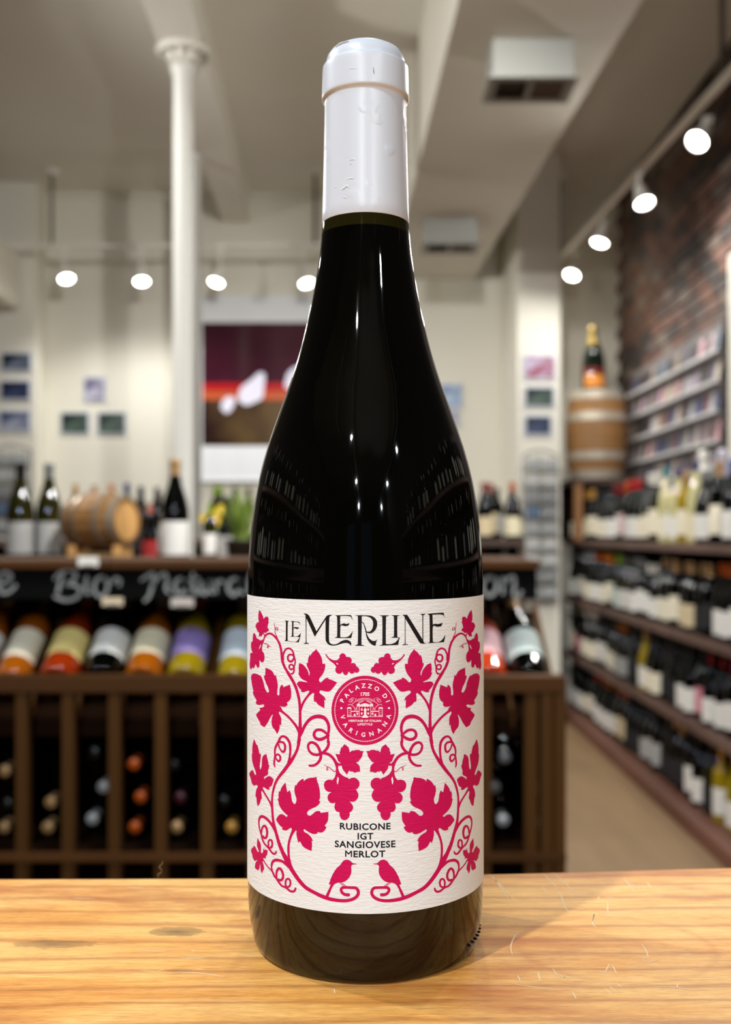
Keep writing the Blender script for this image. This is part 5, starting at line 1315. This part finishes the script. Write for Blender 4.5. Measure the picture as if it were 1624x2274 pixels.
# ------------------------------------------------------------------ barrel on its stand, big sparkling bottle
SY = 6.42
sx0, sx1 = X_at(1262, SY), 1.63
t = thing('barrel_stand', 'dark wooden stand with a light brown post, under the upright barrel', 'stand', (sx0, SY, SZ[0]))
off = (sx0, SY, SZ[0])
zst = Z_at(1066, SY)
pbox(t, off, 'stand_top', sx0, sx1, SY - 0.2, SY + 0.298, zst - 0.03, zst, M_WALNUT)
pbox(t, off, 'stand_post', sx0 + 0.004, sx0 + 0.05, SY - 0.19, SY - 0.15, SZ[0], zst - 0.03, mat('light brown post', (150, 104, 62), 0.6))
pbox(t, off, 'stand_post', sx1 - 0.05, sx1 - 0.004, SY - 0.19, SY - 0.15, SZ[0], zst - 0.03, M_WALNUT)
pbox(t, off, 'stand_back', sx0, sx1, SY + 0.275, SY + 0.295, SZ[0], zst - 0.03, M_RACKD)
bh_ = Z_at(872, SY) - zst
barrel('oak_barrel', 'upright oak barrel with pale hoops standing on the shelving by the brick wall', ((sx0 + sx1) / 2 - 0.015, SY, zst + bh_ / 2), (0, 0, 0), 0.158, 0.188, bh_, [(0.0, 0.10), (0.22, 0.31), (0.66, 0.75), (0.90, 1.0)], 24, None, M_HOOPL)
bp_ = P(1318, 872, SY - 0.05)
t = thing('sparkling_bottle', 'large dark sparkling wine bottle with gold foil neck, standing on the upright barrel', 'bottle', (bp_.x, SY - 0.05, zst + bh_ + 0.0005))
s_ = 0.4 / 0.326
t.scale = (s_ * 1.25, s_ * 1.25, s_)
link_mesh('glass_body', BK['sparkling']['body'], mat('deep green glass', (8, 22, 14), 0.06), t)
link_mesh('gold_foil', BK['sparkling']['cap'], mat('gold foil', (150, 128, 66), 0.35, metal=0.5), t)
link_mesh('label', lathe_mesh('label', [(0.0449, 0.018), (0.0449, 0.078)], 18, R(-60), R(60)), mat('orange-lit label', (236, 150, 60), 0.45), t)  # label colour carries the orange light falling on it
link_mesh('upper_label', lathe_mesh('upper_label', [(0.0449, 0.086), (0.0449, 0.112)], 18, R(-70), R(70)), mat('dark red label', (120, 26, 24), 0.5), t)

# ------------------------------------------------------------------ card rack on the brick wall
RX = XR - bt - 0.008
M_LEDGE = mat('white card ledge', (206, 205, 204), 0.55)
ry0, ry1 = 4.86, 6.52
t = thing('card_rack', 'tall rack of white ledges with small wine cards on the brick wall', 'card rack', (RX, ry0, E))
off = (XR - bt - 0.008, ry0, E)
zt = E + 1.0
rows_n = 7
rh = 0.142
card_cols = [(92, 84, 104), (120, 104, 100), (200, 188, 176), (58, 50, 52), (176, 150, 150), (70, 74, 110), (150, 132, 116), (206, 160, 168), (44, 40, 42), (186, 184, 190), (116, 68, 58), (96, 112, 128), (160, 148, 160)]
cmats = [mat('wine card ' + n, c, 0.6, var=0.25, scale=25) for i, (n, c) in enumerate(zip('slate taupe sand coal mauve indigo stone blush soot silver brick steel lilac'.split(), card_cols))]
cname = 'slate taupe sand coal mauve indigo stone blush soot silver brick steel lilac'.split()
card_me = bpy.data.meshes.new('wine_card')
bm = bmesh.new(); add_box(bm, -0.001, 0.001, -0.034, 0.034, 0, 0.105); bm.to_mesh(card_me); bm.free(); card_me.materials.append(cmats[0])
pbox(t, off, 'back_board', RX - 0.012, RX - 0.002, ry0, ry1, zt - rows_n * rh - 0.02, zt, mat('dim rack board', (110, 104, 102), 0.8))
rnd = random.Random(21)
for r_ in range(rows_n):
    zb_ = zt - (r_ + 1) * rh
    bm = bmesh.new()
    add_box(bm, RX - 0.045, RX - 0.0125, ry0, ry1, zb_ - 0.004, zb_)
    add_box(bm, RX - 0.045, RX - 0.041, ry0, ry1, zb_, zb_ + 0.014)
    o = bm_obj('ledge', bm, M_LEDGE); o.parent = t; o.matrix_parent_inverse = Matrix.Translation(-Vector(off))
    nc = 21
    for c in range(nc):
        if rnd.random() < 0.07: continue
        ci = rnd.randrange(len(cmats))
        if r_ == 0 and c > 14: ci = rnd.choice((3, 8, 3, 5))
        o = link_mesh('wine_card', card_me, cmats[ci], None, (RX - 0.029, ry0 + 0.045 + c * (ry1 - ry0 - 0.09) / (nc - 1), zb_ + 0.0005), (0, R(8), 0))
        tag(o, '%s wine card, %s from the near end, %s ledge of card rack' % (cname[ci], ORD[c], ORD[r_]), 'card', 'wine cards on the card rack')
struct(box('trim_3', XR - 0.10, XR - bt - 0.004, 4.40, 4.62, SZ[0], E + 1.24, M_TRIM), 'white boxed post on the brick wall')

# ------------------------------------------------------------------ pictures on the wall
def photo_mat(name, c1, c2, scale):
    m = mat(name, c1, 0.25)
    nt = m.node_tree; b = nt.nodes['Principled BSDF']
    tc = nt.nodes.new('ShaderNodeTexCoord'); n = nt.nodes.new('ShaderNodeTexNoise'); n.inputs['Scale'].default_value = scale
    r = nt.nodes.new('ShaderNodeValToRGB'); r.color_ramp.elements[0].position = 0.42; r.color_ramp.elements[1].position = 0.62
    r.color_ramp.elements[0].color = (*s2l(c1), 1); r.color_ramp.elements[1].color = (*s2l(c2), 1)
    nt.links.new(tc.outputs['Object'], n.inputs['Vector']); nt.links.new(n.outputs['Fac'], r.inputs['Fac']); nt.links.new(r.outputs['Color'], b.inputs['Base Color'])
    return m
PH = dict(navy=photo_mat('navy photograph', (26, 34, 58), (60, 72, 104), 9), green=photo_mat('green photograph', (34, 44, 46), (84, 104, 92), 10), night=photo_mat('night photograph', (22, 28, 44), (120, 130, 150), 11), grey=photo_mat('grey-blue photograph', (70, 84, 118), (168, 172, 190), 8), violet=photo_mat('violet photograph', (96, 92, 128), (190, 186, 204), 9), blue=photo_mat('blue photograph', (80, 110, 160), (170, 190, 214), 9), pink=photo_mat('pinkish photograph', (190, 176, 200), (150, 60, 80), 14))
M_MOUNT = mat('pale blue-white mount', (206, 210, 222), 0.6)
def photo(x0, x1, y0, y1, d, m, label, group):
    a, b_ = P(x0, y1, d), P(x1, y0, d)
    w, h = b_.x - a.x, b_.z - a.z
    t = thing('wall_photograph', label, 'photograph', (a.x + w / 2, d, a.z + h / 2), group=group)
    bm = bmesh.new(); add_box(bm, -w / 2 - 0.012, w / 2 + 0.012, -0.011, -0.002, -h / 2 - 0.012, h / 2 + 0.012, 0.002); bm_obj('mount', bm, M_MOUNT, t)
    bm = bmesh.new(); add_box(bm, -w / 2, w / 2, -0.0125, -0.0115, -h / 2, h / 2); bm_obj('print', bm, m, t)
gA, gB, gC = 'photographs on the left pilaster', 'photographs on the back wall', 'photographs on the right pilaster'
photo(6, 68, 786, 822, 6.77, PH['night'], 'uppermost dark photograph on the left pilaster', gA)
photo(4, 66, 848, 886, 6.77, PH['navy'], 'middle navy photograph on the left pilaster', gA)
photo(2, 66, 914, 955, 6.77, PH['grey'], 'lowest grey-blue photograph on the left pilaster', gA)
photo(190, 232, 840, 890, BW, PH['violet'], 'upright violet photograph alone above two others on the back wall', gB)
photo(138, 196, 918, 962, BW, PH['green'], 'dark green landscape photograph, left of the lower pair on the back wall', gB)
photo(220, 278, 918, 962, BW, PH['green'], 'green and white landscape photograph nearer the column on the back wall', gB)
photo(968, 1024, 856, 904, BW, PH['blue'], 'light blue photograph just right of the big bottle', gB)
photo(968, 1017, 914, 948, BW, PH['violet'], 'small violet photograph below the light blue one', gB)
photo(1166, 1230, 792, 840, 6.27, PH['pink'], 'pinkish photograph, uppermost on the right pilaster', gC)
photo(1168, 1228, 862, 902, 6.27, PH['green'], 'dark landscape photograph in the middle of the right pilaster', gC)
photo(1168, 1222, 926, 964, 6.27, PH['navy'], 'navy photograph, lowest on the right pilaster', gC)

# the large framed picture
d = BW
a, b_ = P(440, 1066, d), P(905, 664, d)
w, h = b_.x - a.x, b_.z - a.z
pic = thing('framed_picture', 'large white framed picture, maroon and brown with a red line and white shapes', 'picture', (a.x + w / 2, d, a.z + h / 2))
M_FRAMEW = mat('white picture frame', (236, 238, 242), 0.5)
bm = bmesh.new()
add_box(bm, -w / 2, w / 2, -0.045, -0.028, -h / 2, h / 2)
bm_obj('mount_board', bm, M_FRAMEW, pic)
bm = bmesh.new()
for (x0, x1, z0, z1) in ((-w / 2 - 0.012, w / 2 + 0.012, -h / 2 - 0.012, -h / 2), (-w / 2 - 0.012, w / 2 + 0.012, h / 2, h / 2 + 0.012), (-w / 2 - 0.012, -w / 2, -h / 2, h / 2), (w / 2, w / 2 + 0.012, -h / 2, h / 2)):
    add_box(bm, x0, x1, -0.055, -0.002, z0, z1)
bm_obj('frame', bm, M_FRAMEW, pic)
def loc(px, py, dd=BW - 0.047):
    p = P(px, py, dd); return p - pic.location
def panel(name, x0, x1, y0, y1, m, dd):
    q0, q1 = loc(x0, y1), loc(x1, y0)
    bm = bmesh.new(); add_box(bm, q0.x, q1.x, -0.0455 - dd, -0.045, q0.z, q1.z); return bm_obj(name, bm, m, pic)
M_MAROON = photo_mat('maroon print', (58, 18, 34), (84, 36, 52), 1.2); M_MAROON.node_tree.nodes['Principled BSDF'].inputs['Roughness'].default_value = 0.12
M_BROWNP = photo_mat('dark brown print', (46, 28, 26), (92, 72, 46), 2.2); M_BROWNP.node_tree.nodes['Principled BSDF'].inputs['Roughness'].default_value = 0.12
panel('maroon_field', 449, 888, 716, 868, M_MAROON, 0.0002)
panel('red_line', 449, 888, 851, 866, mat('red print', (176, 24, 32), 0.15), 0.0006)
panel('orange_band', 449, 888, 866, 888, mat('burnt orange print', (186, 86, 50), 0.15), 0.0002)
panel('brown_field', 449, 888, 888, 990, M_BROWNP, 0.0002)
M_WHITEP = mat('white print', (222, 220, 238), 0.3)
for pts in ([(528, 888), (535, 862), (556, 845), (575, 828), (588, 832), (586, 862), (582, 884), (560, 896), (545, 900)], [(490, 905), (496, 888), (510, 880), (522, 888), (516, 908), (502, 918)], [(632, 858), (640, 828), (665, 812), (690, 818), (695, 850), (670, 870), (648, 868)], [(700, 880), (712, 850), (740, 840), (752, 868), (735, 890)]):
    bm = bmesh.new()
    c = [tuple(p) for p in catmull(pts + pts[:1], 4)[:-1]]
    f = bm.faces.new([bm.verts.new(loc(px, py) + Vector((0, -0.0002, 0))) for px, py in c])
    o = bm_obj('white_shape', bm, M_WHITEP, pic)

# ------------------------------------------------------------------ wire leaflet racks on the pilasters
M_WIRE = mat('grey wire', (92, 92, 90), 0.45, metal=0.4)
M_LEAFLETS = [mat('leaflet paper ' + n, c, 0.7) for n, c in (('grey', (176, 178, 178)), ('pale', (206, 206, 204)), ('dull', (150, 152, 154)), ('blue', (96, 118, 150)))]
for (x0, x1, ytop, ybot, d, n, lab) in ((1162, 1236, 1012, 1330, 6.25, 9, 'tall grey wire leaflet rack below the photographs on the right pilaster'), (-12, 70, 1000, 1330, 6.75, 9, 'grey wire leaflet rack below the photographs on the left pilaster')):
    a, b_ = P(x0, ybot, d), P(x1, ytop, d)
    w, h = b_.x - a.x, b_.z - a.z
    t = thing('leaflet_rack', lab, 'leaflet rack', (a.x, d, a.z), group='wire leaflet racks')
    bm = bmesh.new()
    for x in (0, w / 2, w):
        add_tube(bm, [(x, -0.012, 0), (x, -0.012, h)], 0.004, 6)
    add_tube(bm, catmull([(0, -0.012, h), (w * 0.2, -0.012, h + 0.02), (w * 0.5, -0.012, h + 0.035), (w * 0.8, -0.012, h + 0.02), (w, -0.012, h)], 4), 0.004, 6)
    bm_obj('wire_frame', bm, M_WIRE, t)
    for k in range(n):
        z = h * k / n
        bm = bmesh.new()
        add_box(bm, 0.0, w, -0.07, -0.018, z, z + 0.004)
        add_tube(bm, [(0, -0.07, z + 0.022), (w, -0.07, z + 0.022)], 0.003, 6)
        bm_obj('pocket', bm, M_WIRE, t)
        for s in (0, 1):
            o = box('leaflet', a.x + 0.012 + s * w / 2, a.x + w / 2 - 0.008 + s * w / 2, d - 0.052, d - 0.036, a.z + z + 0.0045, a.z + z + h / n * 0.80, M_LEAFLETS[(k * 2 + s * 3 + (k // 3)) % 3 if not (k == 5 and s == 0) else 3])
            tag(o, '%s leaflet pile, %s pocket from the bottom, leaflet rack on the %s' % (('left', 'right')[s], ORD[k], 'right pilaster' if d < 6.5 else 'left pilaster'), 'leaflets', 'leaflets in the wire racks')

# ------------------------------------------------------------------ shelves beside the photographer, seen only as reflections in the big bottle
def side_shelf(xw, sgn, where, seed):
    """sgn +1: against the left wall, -1: against the right wall"""
    t = thing('side_shelving', 'dark wooden shelving on the %s beside the photographer, outside the picture' % where, 'shelving', (xw, 0, 0))
    off = (xw, 0, 0)
    def bx(name, a, b, *r): pbox(t, off, name, min(xw + sgn * a, xw + sgn * b), max(xw + sgn * a, xw + sgn * b), *r)
    for z in (0.45, 0.82, 1.19, 1.56):
        bx('shelf_board', 0.002, 0.30, -1.6, 2.2, z - 0.03, z, M_SHELF)
    for y in (-1.6, 0.3, 2.17):
        bx('upright', 0.002, 0.25, y, y + 0.03, 0.0, 0.419, M_SHELFD)
        for z in (0.45, 0.82, 1.19): bx('upright', 0.002, 0.25, y, y + 0.03, z + 0.001, z + 0.339, M_SHELFD)
    bx('back_panel', -0.02, 0.001, -1.6, 2.2, 0.0, 1.95, M_SHELFD)
    rnd = random.Random(seed)
    for i, z in enumerate((0.82, 1.19, 1.56)):
        for k in range(20):
            lb = rnd.choice(('white', 'ivory', 'cream', 'grey', 'black', 'black'))
            bottle_at((xw + sgn * rnd.uniform(0.2, 0.25), -1.25 + 0.165 * k + rnd.uniform(-0.03, 0.03), z), rnd.choice(('bordeaux', 'burgundy')), 'dark', rnd.choice(('black', 'gold', 'silver', 'white')), lb, '%s-label bottle, %s from the rear, %s side shelf on the %s, outside the picture' % (lb, ORD[k], ORD[i], where), 'bottles on the side shelving', rot=(0, 0, R(90 * sgn)), scale=rnd.uniform(0.9, 1.05))
side_shelf(-1.90, 1, 'left', 4)
side_shelf(XR - 0.05, -1, 'right', 9)
